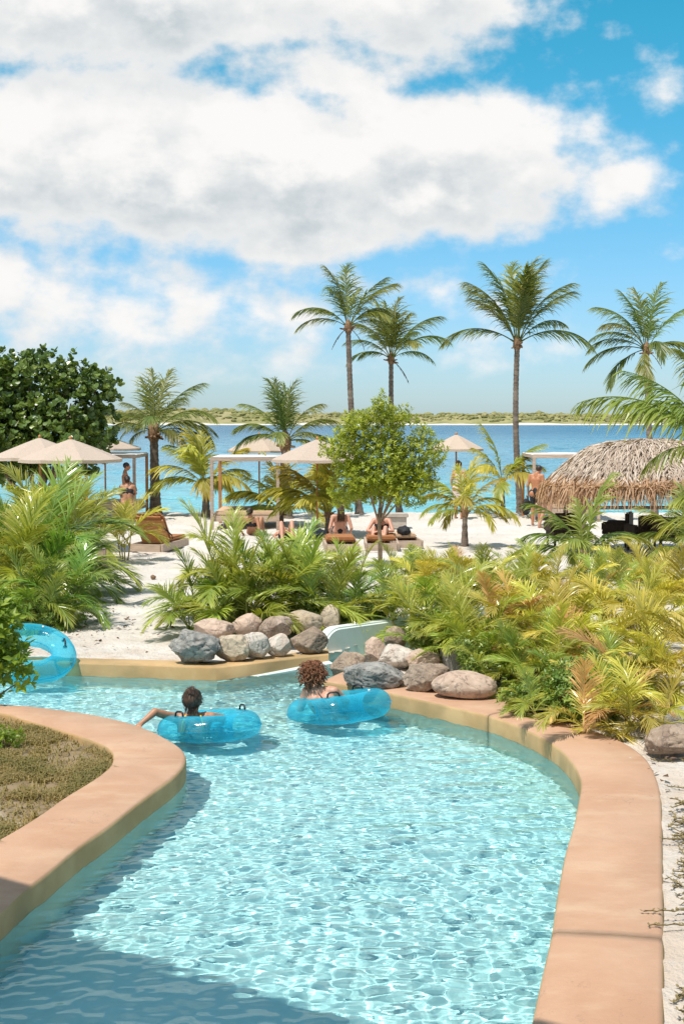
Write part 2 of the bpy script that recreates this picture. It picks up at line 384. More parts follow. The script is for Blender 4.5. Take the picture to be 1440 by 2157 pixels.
# pale painted pool wall that shows under the right arm of the ledge
p, q = B_OUT[4], B_OUT[6]; nrm = Vector(((q - p).y, -(q - p).x)).normalized()
bm = bmesh.new()
pr = [(p + nrm * 0.004, -0.02), (q + nrm * 0.004, 0.075), (q + nrm * 0.10, 0.055), (p + nrm * 0.03, -0.03)]
top = [bm.verts.new((s.x, s.y, z)) for s, z in pr]; bot = [bm.verts.new((s.x, s.y, -1.0)) for s, z in pr]
bm.faces.new(top)
for i in range(4): bm.faces.new((top[i], bot[i], bot[(i + 1) % 4], top[(i + 1) % 4]))
bmesh.ops.recalc_face_normals(bm, faces=bm.faces[:])
RECEIVERS.append(link('pool_wall_lining', from_bm('pool_wall_lining', bm, M['liner']), bl))

# water channel wall (slide) beside the boulders
A = G(684, 1392, 0.0).xy; C = Vector((2.7, 20.6)); dirc = (C - A).normalized(); nr = Vector((-dirc.y, dirc.x)); ln = (C - A).length
prof = [(0, -1.0), (0, 0.15)] + [(0.26 - 0.26 * math.cos(t), 0.15 + 0.26 * math.sin(t)) for t in np.linspace(0.15, math.pi / 2, 9)] + [(1.2, 0.425), (ln, 0.47), (ln, -1.0)]
bm = bmesh.new()
f0 = [bm.verts.new((*(A + dirc * s), z)) for s, z in prof]; f1 = [bm.verts.new((*(A + dirc * s + nr * 0.20), z)) for s, z in prof]
bm.faces.new(f0[::-1]); bm.faces.new(f1)
for i in range(len(prof)): bm.faces.new((f0[i], f0[(i + 1) % len(prof)], f1[(i + 1) % len(prof)], f1[i]))
bmesh.ops.recalc_face_normals(bm, faces=bm.faces[:])
bmesh.ops.bevel(bm, geom=[e for e in bm.edges if e.calc_face_angle(0) > 1.2 and abs((e.verts[0].co - e.verts[1].co).normalized().dot(Vector((*nr, 0)))) < 0.5], offset=0.025, segments=3, affect='EDGES', clamp_overlap=True)
M['slide'] = surf('slide_paint', (0.66, 0.73, 0.69), (0.72, 0.78, 0.74), 1.2, 0.45, 0.06, 30, c3=(0.62, 0.68, 0.63), s3=2.2)
sl = tag(link('slide_wall', from_bm('slide_wall', bm, M['slide'])), 'pale grey-green water slide wall with rounded end beside the boulders', 'slide')
RECEIVERS.append(sl)

# ---- pool outline (middle of the copings) for cutting the ground sheet
mid = lambda a, b: [(x + y) / 2 for x, y in zip(a, b)]
POOL = mid(ra, rb) + [Vector(G(800, 1400, 0.1).xy), Vector((2.6, 20.4)), Vector((0.2, 18.6))] + mid(B_OUT, B_IN)[::-1] + [Vector((-14, 17.5)), Vector((-14, 15))] + mid(la, lb) + [Vector((-3.2, 2.0)), Vector((1.2, 2.0))]
ISLE = mid(la, lb) + [Vector((-14, 7)), Vector((-14, 15))]
def inside(poly, X, Y):
    px = np.array([p.x for p in poly]); py = np.array([p.y for p in poly])
    c = np.zeros(X.shape, bool); j = len(poly) - 1
    for i in range(len(poly)):
        cond = ((py[i] > Y) != (py[j] > Y)) & (X < (px[j] - px[i]) * (Y - py[i]) / (py[j] - py[i] + 1e-12) + px[i])
        c ^= cond; j = i
    return c
MOUND = G(590, 1310, 0.2)
def gz(x, y):
    """height of the sand"""
    z = 0.135 + 0.0 * x
    e = math.exp(-(((x - MOUND.x) / 1.5) ** 2 + ((y - MOUND.y - 0.5) / 1.0) ** 2))
    z += 0.22 * e
    k = max(0.0, min(1.0, (x - 0.9 - 0.0 * y) / 1.2)) * max(0.0, min(1.0, (y - 15.2) / 2.0)) * max(0.0, min(1.0, (26 - y) / 4))
    z += 0.16 * k
    if y > 45.5: z -= (y - 45.5) ** 1.15 * 0.10
    return z
def gza(X, Y):
    return np.vectorize(gz)(X, Y)

def sheet(name, xs, ys, mat, keep=None, zf=None, jit=0.0, seed=0):
    X, Y = np.meshgrid(xs, ys)
    Z = zf(X, Y) if zf else np.zeros_like(X)
    if jit:
        rs = np.random.RandomState(seed)
        for sc, am in ((0.9, 1.0), (0.35, 0.8), (0.16, 0.7)):
            for _ in range(14):
                th = rs.rand() * 6.28; k = 6.28 / (sc * (0.7 + 0.6 * rs.rand())); ph = rs.rand() * 6.28
                Z = Z + jit * am * 0.2 * np.sin(k * (X * math.cos(th) + Y * math.sin(th)) + ph + 1.5 * np.sin(X * 1.7 / sc + ph))
    nx, ny = len(xs), len(ys)
    ii, jj = np.meshgrid(np.arange(nx - 1), np.arange(ny - 1))
    a = (jj * nx + ii).ravel(); fs = np.stack([a, a + 1, a + nx + 1, a + nx], 1)
    if keep is not None:
        cx = (X[:-1, :-1] + X[1:, 1:]) / 2; cy = (Y[:-1, :-1] + Y[1:, 1:]) / 2
        fs = fs[keep(cx, cy).ravel()]
    used = np.unique(fs); remap = -np.ones(nx * ny, int); remap[used] = np.arange(len(used))
    V = np.stack([X.ravel(), Y.ravel(), Z.ravel()], 1)[used]
    me = bpy.data.meshes.new(name); me.from_pydata(V.tolist(), [], remap[fs].tolist()); me.update()
    me.materials.append(mat); me.polygons.foreach_set('use_smooth', [True] * len(me.polygons))
    return me

# ---- sand
m, b, out = newmat('coral_sand')
tcn = b.n('ShaderNodeTexCoord'); v = tcn.outputs['Object']
c = b.mix(b.ramp(b.noise(v, 0.7, 4), 0.35, 0.7), rgba((0.60, 0.545, 0.49)), rgba((0.68, 0.635, 0.585)))
c = b.mix(b.m('MULTIPLY', b.ramp(b.noise(v, 9, 5, 0.7), 0.56, 0.72), 0.55), c, rgba((0.43, 0.36, 0.30)))
c = b.mix(b.m('MULTIPLY', b.ramp(b.noise(v, 60, 3, 0.7), 0.60, 0.74), 0.5), c, rgba((0.33, 0.28, 0.23)))
sp = b.n('ShaderNodeSeparateXYZ'); b.put(sp.inputs[0], v)
dirt_shade = b.m('MULTIPLY', b.ramp(sp.outputs[1], 21.0, 17.0), b.ramp(b.noise(v, 1.6, 4, 0.65), 0.3, 0.62))  # tan towards the pool ledge: dirt, partly shade put into the colour
c = b.mix(b.m('MULTIPLY', dirt_shade, 0.75), c, rgba((0.52, 0.41, 0.32)))
p = b.n('ShaderNodeBsdfPrincipled'); b.put(p.inputs['Base Color'], c); p.inputs['Roughness'].default_value = 0.95; p.inputs['Specular IOR Level'].default_value = 0.1
bn = b.n('ShaderNodeBump'); bn.inputs['Strength'].default_value = 0.9; bn.inputs['Distance'].default_value = 0.08
b.put(bn.inputs['Height'], b.m('ADD', b.noise(v, 5, 4, 0.6), b.m('MULTIPLY', b.noise(v, 26, 5, 0.7), 0.35))); b.put(p.inputs['Normal'], bn.outputs[0])
b.t.links.new(p.outputs[0], out.inputs[0]); M['sand'] = m

xs = np.concatenate([np.linspace(-90, -9, 28)[:-1], np.arange(-9, 9, 0.10), np.linspace(9, 90, 28)])
ys = np.concatenate([np.arange(1.5, 26, 0.10), np.arange(26, 56, 0.3), np.linspace(56, 70, 6)])
keep = lambda x, y: ~(inside(POOL, x, y) | inside(ISLE, x, y))
gr = tag(link('beach_sand', sheet('beach_sand', xs, ys, M['sand'], keep, gza, 0.020, 3)), kind='structure')

# ---- island bed
M['soil'] = surf('dry_soil', (0.17, 0.12, 0.065), (0.27, 0.20, 0.125), 3.0, 0.95, 0.6, 30, c3=(0.62, 0.53, 0.44), s3=1.1)
isl = tag(link('island_soil', sheet('island_soil', np.arange(-14, 0, 0.12), np.arange(4, 16, 0.12), M['soil'], lambda x, y: inside(ISLE, x, y), lambda X, Y: 0.10 + 0 * X, 0.02, 5)), kind='structure')

# ---- pool floor and water
m, b, out = newmat('pool_floor_plaster')
tcn = b.n('ShaderNodeTexCoord'); v = tcn.outputs['Object']
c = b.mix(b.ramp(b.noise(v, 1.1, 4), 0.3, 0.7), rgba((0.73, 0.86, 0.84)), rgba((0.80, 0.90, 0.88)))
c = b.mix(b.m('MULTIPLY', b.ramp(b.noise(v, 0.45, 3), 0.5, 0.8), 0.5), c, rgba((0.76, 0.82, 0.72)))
p = b.n('ShaderNodeBsdfPrincipled'); b.put(p.inputs['Base Color'], c); p.inputs['Roughness'].default_value = 0.7
b.t.links.new(p.outputs[0], out.inputs[0]); M['floor'] = m
DEPTH = 0.62
fl = tag(link('pool_floor', from_data('pool_floor', [(-14, -2, -DEPTH), (8, -2, -DEPTH), (8, 23, -DEPTH), (-14, 23, -DEPTH)], [(0, 1, 2, 3)], M['floor'])), kind='structure')
RECEIVERS.append(fl)

def waves(X, Y, seed=2):
    rs = np.random.RandomState(seed)
    Z = np.zeros_like(X)
    wx = X + 0.10 * np.sin(1.9 * Y + 0.7 * X) ; wy = Y + 0.10 * np.sin(1.6 * X - 0.8 * Y)
    for i in range(70):
        lam = 0.055 * (9.0 ** (rs.rand() ** 1.25))
        th = rs.normal(1.25, 0.75)
        k = 2 * math.pi / lam
        amp = 0.0205 * (lam / (2 * math.pi)) * (1.0 if lam < 0.16 else 0.5) * (0.6 + 0.8 * rs.rand())
        ph = rs.rand() * 6.28
        s = np.sin(k * (wx * math.cos(th) + wy * math.sin(th)) + ph)
        env = 0.65 + 0.35 * np.sin(0.9 * wx * math.sin(ph) + 0.9 * wy * math.cos(ph) + 3 * ph)
        Z += amp * env * s
    chop = 1 + 1.3 * np.exp(-((X + 0.7) / 0.9) ** 2 - ((Y - 16.6) / 0.55) ** 2)
    return Z * 1.55 * chop
m, b, out = newmat('pool_water')
g = b.n('ShaderNodeBsdfRefraction'); g.inputs['Color'].default_value = (0.71, 0.955, 0.97, 1); g.inputs['IOR'].default_value = 1.33; g.inputs['Roughness'].default_value = 0.0
gl = b.n('ShaderNodeBsdfGlass'); gl.inputs['Color'].default_value = (0.765, 0.975, 0.995, 1); gl.inputs['IOR'].default_value = 1.33; gl.inputs['Roughness'].default_value = 0.0
b.t.nodes.remove(g)
b.t.links.new(gl.outputs[0], out.inputs[0]); M['water'] = m
wxs = np.concatenate([np.linspace(-14, -4.6, 60)[:-1], np.arange(-4.6, 3.4, 0.022), np.linspace(3.4, 5, 12)])
wys = np.concatenate([np.linspace(2, 4.8, 40)[:-1], np.arange(4.8, 19.6, 0.026), np.linspace(19.6, 22, 30)])
keepw = lambda x, y: ~inside(ISLE, x, y)
wt = tag(link('pool_water', sheet('pool_water', wxs, wys, M['water'], None, waves)), kind='structure')
wt.cycles.is_caustics_caster = True

# ---- sea
m, b, out = newmat('sea_water')
tcn = b.n('ShaderNodeTexCoord'); v = tcn.outputs['Object']
sp = b.n('ShaderNodeSeparateXYZ'); b.put(sp.inputs[0], v)
lg = b.m('LOGARITHM', sp.outputs[1], 10.0)
lg = b.m('ADD', lg, b.m('MULTIPLY', b.m('SUBTRACT', b.noise(v, 0.03, 4), 0.5), 0.25))
c = b.mix(b.ramp(lg, 1.66, 1.80), rgba((0.27, 0.58, 0.57)), rgba((0.15, 0.43, 0.50)))
c = b.mix(b.ramp(lg, 1.76, 2.10), c, rgba((0.14, 0.31, 0.41)))
c = b.mix(b.ramp(lg, 2.2, 2.7), c, rgba((0.022, 0.13, 0.235)))
p = b.n('ShaderNodeBsdfPrincipled'); b.put(p.inputs['Base Color'], c); p.inputs['Roughness'].default_value = 0.22; p.inputs['IOR'].default_value = 1.33; p.inputs['Specular IOR Level'].default_value = 0.35
mp = b.n('ShaderNodeMapping'); b.put(mp.inputs[0], v); mp.inputs['Scale'].default_value = (0.6, 1.2, 1)
bn = b.n('ShaderNodeBump'); bn.inputs['Strength'].default_value = 1.0; bn.inputs['Distance'].default_value = 0.9
b.put(bn.inputs['Height'], b.m('ADD', b.noise(mp.outputs[0], 0.9, 4, 0.6), b.m('MULTIPLY', b.noise(mp.outputs[0], 0.14, 3, 0.55), 2.2))); b.put(p.inputs['Normal'], bn.outputs[0])
b.t.links.new(p.outputs[0], out.inputs[0]); M['sea'] = m
ys = [46.0]
while ys[-1] < 330: ys.append(ys[-1] + 0.22 * (ys[-1] / 46.0) ** 1.2)
ys = np.array(ys); xs = np.arange(-75, 75.01, 0.42)
def swell(X, Y):
    rs = np.random.RandomState(8); Z = np.zeros_like(X)
    for i in range(40):
        lam = 0.9 * (9.0 ** rs.rand()); th = rs.normal(1.35, 0.55); k = 2 * math.pi / lam
        Z += 0.030 * lam / 6.28 * (0.5 + rs.rand()) * np.sin(k * (X * math.cos(th) + Y * math.sin(th)) + rs.rand() * 6.28 + 0.6 * np.sin(0.11 * X + 0.17 * Y + i))
    fade = np.clip((330 - Y) / 120, 0, 1) * np.clip((75 - np.abs(X)) / 10, 0, 1) * np.clip((Y - 46) / 5, 0.25, 1)
    return -0.5 + Z * fade
sea_me = sheet('sea', xs, ys, M['sea'], None, swell)
bm = bmesh.new(); bm.from_mesh(sea_me)
y1 = float(ys[-1])
for q in ([(-4000, y1), (4000, y1), (4000, 5000), (-4000, 5000)], [(-4000, 44), (-75, 44), (-75, y1), (-4000, y1)], [(75, 44), (4000, 44), (4000, y1), (75, y1)], [(-75, 44), (75, 44), (75, 46), (-75, 46)]):
    bm.faces.new([bm.verts.new((x, y, -0.5)) for x, y in q])
bm.to_mesh(sea_me); bm.free()
sea = tag(link('sea', sea_me), kind='structure')

# ---- far shore: low scrubby island across the water
m, b, out = newmat('far_scrub')
tcn = b.n('ShaderNodeTexCoord'); v = tcn.outputs['Object']
c = b.mix(b.ramp(b.noise(v, 0.06, 6, 0.7), 0.35, 0.65), rgba((0.20, 0.20, 0.085)), rgba((0.34, 0.31, 0.15)))
c = b.mix(b.ramp(b.noise(v, 0.02, 5, 0.7), 0.5, 0.68), c, rgba((0.33, 0.28, 0.16)))
sp = b.n('ShaderNodeSeparateXYZ'); b.put(sp.inputs[0], v)
sandm = b.m('LESS_THAN', sp.outputs[2], b.m('ADD', 0.35, b.m('MULTIPLY', b.ramp(b.noise(v, 0.012, 3), 0.45, 0.6), 0.9)))
c = b.mix(sandm, c, rgba((0.62, 0.58, 0.52)))
p = b.n('ShaderNodeBsdfPrincipled'); b.put(p.inputs['Base Color'], c); p.inputs['Roughness'].default_value = 0.95; p.inputs['Specular IOR Level'].default_value = 0.05
b.t.links.new(p.outputs[0], out.inputs[0]); M['scrub'] = m
FY = 1040.0
def ridge(x):
    h = 7.2 + 1.3 * mnoise.noise(Vector((x * 0.006, 3.3, 0))) + 0.8 * mnoise.noise(Vector((x * 0.03, 1.3, 0)))
    h += 3.6 * math.exp(-((x + 100) / 40.0) ** 2) + 2.0 * math.exp(-((x + 190) / 70.0) ** 2)
    return h
xs = np.arange(-1500, 1500, 5.0); rows = [(0, -0.9), (6, 0.0), (10, 0.09), (16, 0.17), (26, 0.45), (45, 0.8), (70, 1.0), (120, 0.9), (200, 0.3)]
vs, fs = [], []
rnd = random.Random(4)
for j, (dy, k) in enumerate(rows):
    for x in xs:
        sh = 14 * mnoise.noise(Vector((x * 0.012, 9.1, 0)))
        z = k * ridge(x) if k > 0 else k
        vs.append((x, FY + dy + sh, z + (rnd.uniform(-0.35, 0.35) if k > 0.15 else 0)))
nx = len(xs)
for j in range(len(rows) - 1):
    for i in range(nx - 1):
        a = j * nx + i; fs.append((a, a + 1, a + nx + 1, a + nx))
far = tag(link('far_shore', from_data('far_shore', vs, fs, M['scrub'], True)), kind='structure')
ico = bmesh.new(); bmesh.ops.create_icosphere(ico, subdivisions=1, radius=1.0)
IV = [v.co.copy() for v in ico.verts]; IF = [[v.index for v in f.verts] for f in ico.faces]; ico.free()
pile = Pile()
for i in range(1500):
    x = rnd.uniform(-330, 330); k = rnd.random()
    dy, kk = (rnd.uniform(18, 75), None)
    kk = np.interp(dy, [16, 26, 45, 70], [0.17, 0.45, 0.8, 1.0])
    sh = 14 * mnoise.noise(Vector((x * 0.012, 9.1, 0)))
    s = rnd.uniform(0.7, 1.7) * (1.5 if rnd.random() < 0.06 else 1)
    c = Vector((x, FY + dy + sh, kk * ridge(x) + s * 0.25))
    pile.add([c + Vector((p.x * s * 1.9, p.y * s * 1.4, p.z * s)) * rnd.uniform(0.75, 1.2) for p in IV], IF)
M['scrub2'] = surf('far_bushes', (0.15, 0.16, 0.065), (0.28, 0.26, 0.11), 0.09, 0.95, c3=(0.33, 0.29, 0.15), s3=0.03, spec=0.05)
tag(link('far_scrub', pile.mesh('far_scrub', M['scrub2'])), 'low olive scrub covering the far shore', 'scrub', kind='stuff')

# ---- veranda the photographer stands on: its roof shades the near end of the pool
S0 = Vector(G(40, 1858, KZ).xy); S1 = Vector(G(1230, 2172, KZ).xy); ZR = 6.2
disp = -SUN_H * ((ZR + 0.25 - KZ) / math.tan(SUN_EL))
e0 = S0 - disp; e1 = S1 - disp; ed = (e1 - e0).normalized(); back = Vector((ed.y, -ed.x))
if back.y > 0: back = -back
ver = thing('veranda', 'plaster veranda behind the viewpoint whose roof edge shades the near coping', 'veranda')
pts = [e0 - ed * 6, e1 + ed * 3.2, e1 + ed * 3.2 + back * 3.0, e0 - ed * 6 + back * 3.0]
bm = bmesh.new()
tp = [bm.verts.new((p.x, p.y, ZR + 0.25)) for p in pts]; bt = [bm.verts.new((p.x, p.y, ZR)) for p in pts]
bm.faces.new(tp); bm.faces.new(bt[::-1])
for i in range(4): bm.faces.new((tp[i], bt[i], bt[(i + 1) % 4], tp[(i + 1) % 4]))
bmesh.ops.recalc_face_normals(bm, faces=bm.faces[:])
link('roof', from_bm('veranda_roof', bm, M['roof']), ver)
for q in (e0 - ed * 5.6 + back * 0.5, e0 - ed * 5.6 + back * 2.6, e1 + ed * 2.9 + back * 0.3):
    link('post', box_mesh('veranda_post', (0.3, 0.3, ZR + 0.3), M['roof'], 0.02, (q.x, q.y, ZR / 2 - 0.15)), ver)
link('deck', box_mesh('veranda_deck', (7, 4, 0.25), M['roof'], 0.02, (0, -1.6, 1.45)), ver)

# ================================================================== PLANTS
def frond_data(L, e0, bend, n, leaf, w, a0, a1, lift, droop, seed, petiole=0.15, side=0.0, rach=0.014, ragged=0.12, fold=1.0):
    """one feather leaf growing along +X: rachis plus two rows of narrow leaflets"""
    rs = random.Random(seed)
    N = 22; pts = []; p = Vector((0, 0, 0)); tang = []
    for i in range(N + 1):
        t = i / N
        e = e0 - bend * (t ** 1.35); yaw = side * t * t
        d = Vector((math.cos(e) * math.cos(yaw), math.cos(e) * math.sin(yaw), math.sin(e)))
        pts.append(p.copy()); tang.append(d); p = p + d * (L / N)
    P = Pile()
    v, f = tube_data(pts, [rach * (1 - 0.85 * i / N) * (1.5 if i < 2 else 1) for i in range(N + 1)], 5, False)
    P.add(v, f, [0.35] * len(v))
    for i in range(n):
        for s in (-1, 1):
            t = petiole + (1 - petiole) * (i + rs.uniform(0.2, 0.8)) / n
            if rs.random() < ragged * 0.4: continue
            x = min(t, 0.999) * N; k = int(x); fr = x - k
            q = pts[k].lerp(pts[k + 1], fr); T = tang[k]
            Sd = Vector((0, 0, 1)).cross(T)
            if Sd.length < 0.05: Sd = Vector((0, 1, 0))
            Sd = Sd.normalized() * s
            Nn = T.cross(Sd * s).normalized()
            ang = a0 + (a1 - a0) * t + rs.uniform(-0.13, 0.13)
            li = lift * (1 - 0.5 * t) + rs.uniform(-0.2, 0.2)
            d = (T * math.cos(ang) + (Sd * math.cos(li) + Nn * math.sin(li)) * math.sin(ang)).normalized()
            pr = min(1.0, 0.45 + 2.2 * (t - petiole)) * (1.0 if t < 0.55 else 1 - 0.62 * ((t - 0.55) / 0.45) ** 1.5)
            ll = leaf * pr * rs.uniform(1 - ragged, 1 + ragged)
            ww = w * (0.6 + 0.4 * pr)
            wd = d.cross(Nn).normalized()
            wd = (wd + Nn * rs.uniform(-0.7, 0.7) * fold).normalized()
            c = q; vs = []; g = droop * rs.uniform(0.6, 1.4)
            for jj, (st, wk) in enumerate(((0.0, 0.55), (0.33, 1.0), (0.36, 0.75), (0.31, 0.0))):
                dd = (d + Vector((0, 0, -1)) * g * (jj * 0.42)).normalized()
                c = c + dd * (ll * st)
                if wk > 0: vs += [c - wd * ww * 0.5 * wk, c + wd * ww * 0.5 * wk]
                else: vs.append(c)
            at = [0.0, 0.0, 0.3, 0.3, 0.65, 0.65, 1.0]
            P.add(vs, [(0, 1, 3, 2), (2, 3, 5, 4), (4, 5, 6)], [a * (0.55 + 0.45 * t) for a in at])
    return P
LIB = {}
def frond_lib(key, mat, classes, var=2, **kw):
    """meshes for several starting elevations (degrees)"""
    LIB[key] = []
    for ci, (e0, bend) in enumerate(classes):
        for k in range(var):
            rs = random.Random(hash((key, ci, k)) % 99991 if False else ci * 17 + k * 5 + len(key))
            P = frond_data(1.0, R(e0 + rs.uniform(-4, 4)), R(bend * rs.uniform(0.85, 1.2)), side=rs.uniform(-0.75, 0.75), seed=ci * 31 + k * 7 + len(key), **kw)
            LIB[key].append((e0, P.mesh(key + '_frond', mat)))
def pick(key, e, rs):
    c = sorted(LIB[key], key=lambda q: abs(q[0] - e) + rs.uniform(0, 6))
    return c[0][1]
CC = [(85, 35), (68, 60), (50, 80), (32, 85), (12, 75), (-15, 55), (-45, 30)]
coco_kw = dict(n=64, leaf=0.33, w=0.0175, a0=R(50), a1=R(14), lift=R(6), droop=0.75, rach=0.009, petiole=0.17, ragged=0.28)
frond_lib('coco', M['coco'], CC, 3, **coco_kw)
frond_lib('coco_young', M['coco_young'], CC, 2, **{**coco_kw, 'n': 44, 'w': 0.027, 'leaf': 0.36})
frond_lib('coco_green', M['coco_green'], CC, 2, **{**coco_kw, 'n': 46, 'w': 0.026, 'leaf': 0.36})
frond_lib('coco_near', M['coco_green'], CC, 2, **{**coco_kw, 'n': 56, 'w': 0.020, 'leaf': 0.30, 'droop': 1.25, 'lift': R(4)})
frond_lib('dead', M['dead_leaf'], [(-40, 35), (-70, 15)], 2, n=16, leaf=0.16, w=0.022, a0=R(35), a1=R(15), lift=0.0, droop=1.2, rach=0.016)
AC = [(86, 40), (74, 62), (60, 82), (44, 88), (24, 75), (4, 55)]
ar_kw = dict(n=44, leaf=0.37, w=0.0175, a0=R(54), a1=R(20), lift=R(34), droop=0.42, rach=0.011, petiole=0.2)
for k in ('areca_green', 'areca_lime', 'areca_gold', 'areca_rust'):
    frond_lib(k, M[k], AC, 2, **ar_kw)

def add_frond(parent, key, loc, azim, elev, length, rs, roll=0.12, name='frond'):
    o = link(name, pick(key, elev, rs), parent, loc, (rs.uniform(-roll, roll), rs.uniform(-roll, roll) * 0.5, azim), length * rs.uniform(0.92, 1.08))
    return o
def trunk_mesh(h, r, lean, curve, seed, flare=1.55):
    rs = random.Random(seed); pts, rad = [], []
    n = max(8, int(h / 0.075))
    for i in range(n + 1):
        t = i / n
        pts.append(Vector((lean[0] * t + curve[0] * math.sin(math.pi * t), lean[1] * t + curve[1] * math.sin(math.pi * t), h * t - 0.06)))
        fl = 1 + (flare - 1) * math.exp(-t * h / 0.28)
        rad.append(r * (1.05 - 0.25 * t) * fl * (1.05 if i % 2 else 0.94) * rs.uniform(0.97, 1.03))
    v, f = tube_data(pts, rad, 10)
    return from_data('palm_trunk', v, f, M['trunk'], True), pts[-1]
def coconut(label, base, h, r, lean, curve, key, L, fronds, fill, seed, dead=0, group=None, stubs=8, fill_e=(35, 86), name='coconut_palm'):
    """fronds: (azimuth deg, start elevation deg, length factor); fill: extra random fronds"""
    rs = random.Random(seed)
    t = thing(name, label, 'palm', base, 0, group)
    me, top = trunk_mesh(h, r, lean, curve, seed)
    link('trunk', me, t)
    bm = bmesh.new(); bmesh.ops.create_icosphere(bm, subdivisions=2, radius=1)
    for v in bm.verts: v.co = Vector((v.co.x * r * 1.2, v.co.y * r * 1.2, v.co.z * r * 2.6)) * (1 + 0.3 * mnoise.noise(v.co * 2.3 + Vector((seed, 0, 0))))
    link('crown_base', from_bm('crown_base', bm, M['fibre']), t, top + Vector((0, 0, r * 0.6)))
    for i in range(stubs):
        a = rs.uniform(0, 6.28); d = Vector((math.cos(a), math.sin(a), rs.uniform(-0.3, 0.5)))
        link('leaf_stub', tube_mesh('leaf_stub', [top + d * r * 0.8, top + d * (r * 0.8 + L * rs.uniform(0.05, 0.10))], [r * 0.32, r * 0.22], M['fibre'], 5), t)
    for (a, e, k) in fronds:
        add_frond(t, key, top + Vector((math.cos(R(a)), math.sin(R(a)), 0)) * r * 0.5 + Vector((0, 0, r)), R(a), e, L * k, rs, 0.08)
    for i in range(fill):
        a = 2.39996 * i + rs.uniform(-0.4, 0.4) + seed; e = rs.uniform(*fill_e)
        add_frond(t, key, top + Vector((math.cos(a), math.sin(a), 0)) * r * 0.5 + Vector((0, 0, r)), a, e, L * rs.uniform(0.78, 1.0), rs)
    for i in range(dead):
        a = rs.uniform(0, 6.28)
        add_frond(t, 'dead', top + Vector((math.cos(a), math.sin(a), 0)) * r, a, rs.choice((-40, -70)), L * rs.uniform(0.3, 0.5), rs, name='dead_frond')
    return t
def base_of(px, py, z=0.135):
    g = G(px, py, z)
    for _ in range(3): g = G(px, py, gz(g.x, g.y))
    g.z = gz(g.x, g.y); return g
def at_dist(px, Y):
    """ground point at distance Y that shows in column px"""
    x = (px - 720) / F * Y * 1.0
    return Vector((x, Y, gz(x, Y)))
tall = 'tall coconut palms on the beach'
b1 = at_dist(757, 45); b2 = at_dist(842, 47.0); b3 = at_dist(1097, 45.6); b4 = at_dist(1382, 41)
zt = lambda py, Y: At(720, py, Y).z
coconut('tallest coconut palm of the close pair above the umbrellas, left of the two', b1, zt(690, 45) - b1.z, 0.10, (-0.36, 0, 0), (-0.06, 0), 'coco', 2.05,
        [(172, 28, 0.85), (190, 55, 0.7), (8, 32, 0.75), (25, 52, 0.9), (-18, 62, 1.0), (20, 70, 1.0), (100, 85, 1.05), (150, 82, 1.0), (120, 70,   .95)], 4, 11, 4, tall, fill_e=(45, 85))
coconut('slightly shorter coconut palm of the close pair, with bushy olive crown', b2, zt(757, 47) - b2.z, 0.095, (-0.30, 0, 0), (-0.10, 0), 'coco', 2.15,
        [(5, 50, 0.95), (-10, 62, 1.0), (20, 40, 0.8), (185, 40, 0.7), (170, 58, 0.8), (200, 28, .6), (95, 86, 1.0), (70, 78, 1.05), (140, 76, 1.0), (-60, 70, 1)], 6, 12, 1, tall, fill_e=(50, 86))
coconut('lone tall coconut palm with wide symmetrical crown, right of the round tree', b3, zt(725, 45.6) - b3.z, 0.105, (-0.16, 0, 0), (-0.10, 0), 'coco', 2.62,
        [(180, 38, 0.98), (0, 38, 0.95), (165, 70, 1.0), (195, 60, 0.85), (12, 62, 1.0), (-12, 70, 1.0), (25, 52, .8), (150, 80, 1.02), (60, 84, 1.05), (100, 86, 1.05), (270, 80, .95), (30, 78, 1.0)], 3, 13, 0, tall, fill_e=(62, 86))
coconut('tall coconut palm rising behind the thatched roof at the right', b4, zt(738, 41) - b4.z, 0.095, (-0.34, 0, 0), (-0.05, 0), 'coco', 1.95,
        [(180, 35, 1.0), (170, 12, 0.95), (200, -15, 0.95), (190, 55, 0.9), (0, 38, 1.0), (-10, 18, 1.0), (10, 58, 1.0), (-30, 0, 1), (95, 86, 1.0), (60, 80, 1.0), (150, 76, 1), (250, -15, .9)], 5, 14, 1, tall, fill_e=(10, 84))
mid_g = 'mid-height coconut palms at the waterline'
b5 = at_dist(327, 45); b6 = at_dist(603, 43)
coconut('stout coconut palm beside the left canopy bed, in front of the sea', b5, zt(915, 45) - b5.z, 0.16, (-0.03, 0, 0), (0, 0), 'coco', 2.15,
        [(150, 62, 0.75), (175, 50, .72), (100, 86, 1.05), (60, 84, 1.05), (20, 68, 1.0), (0, 52, 0.95), (-15, 42, 0.95), (10, 20, .8), (-5, 32, 1.0), (200, 36, .55), (230, 12, .5), (310, 5, .6)], 9, 15, 0, mid_g, fill_e=(15, 86))
coconut('dark coconut palm behind the middle umbrellas, with drooping side leaves', b6, zt(935, 43) - b6.z, 0.15, (-0.03, 0, 0), (0, 0), 'coco', 1.95,
        [(180, 38, 0.9), (160, 66, 1.0), (195, 58, .9), (30, 66, 1.0), (5, 55, .95), (0, 32, .9), (-12, 42, .85), (100, 86, .95), (70, 80, 1.0), (130, 78, .95), (210, 25, .7)], 8, 16, 0, mid_g, fill_e=(20, 80))
yg = 'young coconut palms in the sand'
def young(label, px, py, hpx, Lpx, key, fronds, fill, seed, fill_e=(25, 84), r=0.07):
    b = base_of(px, py); s = b.y / F
    return coconut(label, b, hpx * s, r, (0, 0, 0), (0, 0), key, Lpx * s * 1.25, fronds, fill + 6, seed, 0, yg, 3, fill_e, 'young_coconut_palm')
young('young coconut palm with short dark trunk left of the canopy bed', 434, 1088, 62, 112, 'coco_young', [(180, 48, 1.0), (175, 62, .8), (0, 50, .7), (100, 84, .9), (150, 80, .9), (20, 66, .8)], 6, 21, r=0.11)
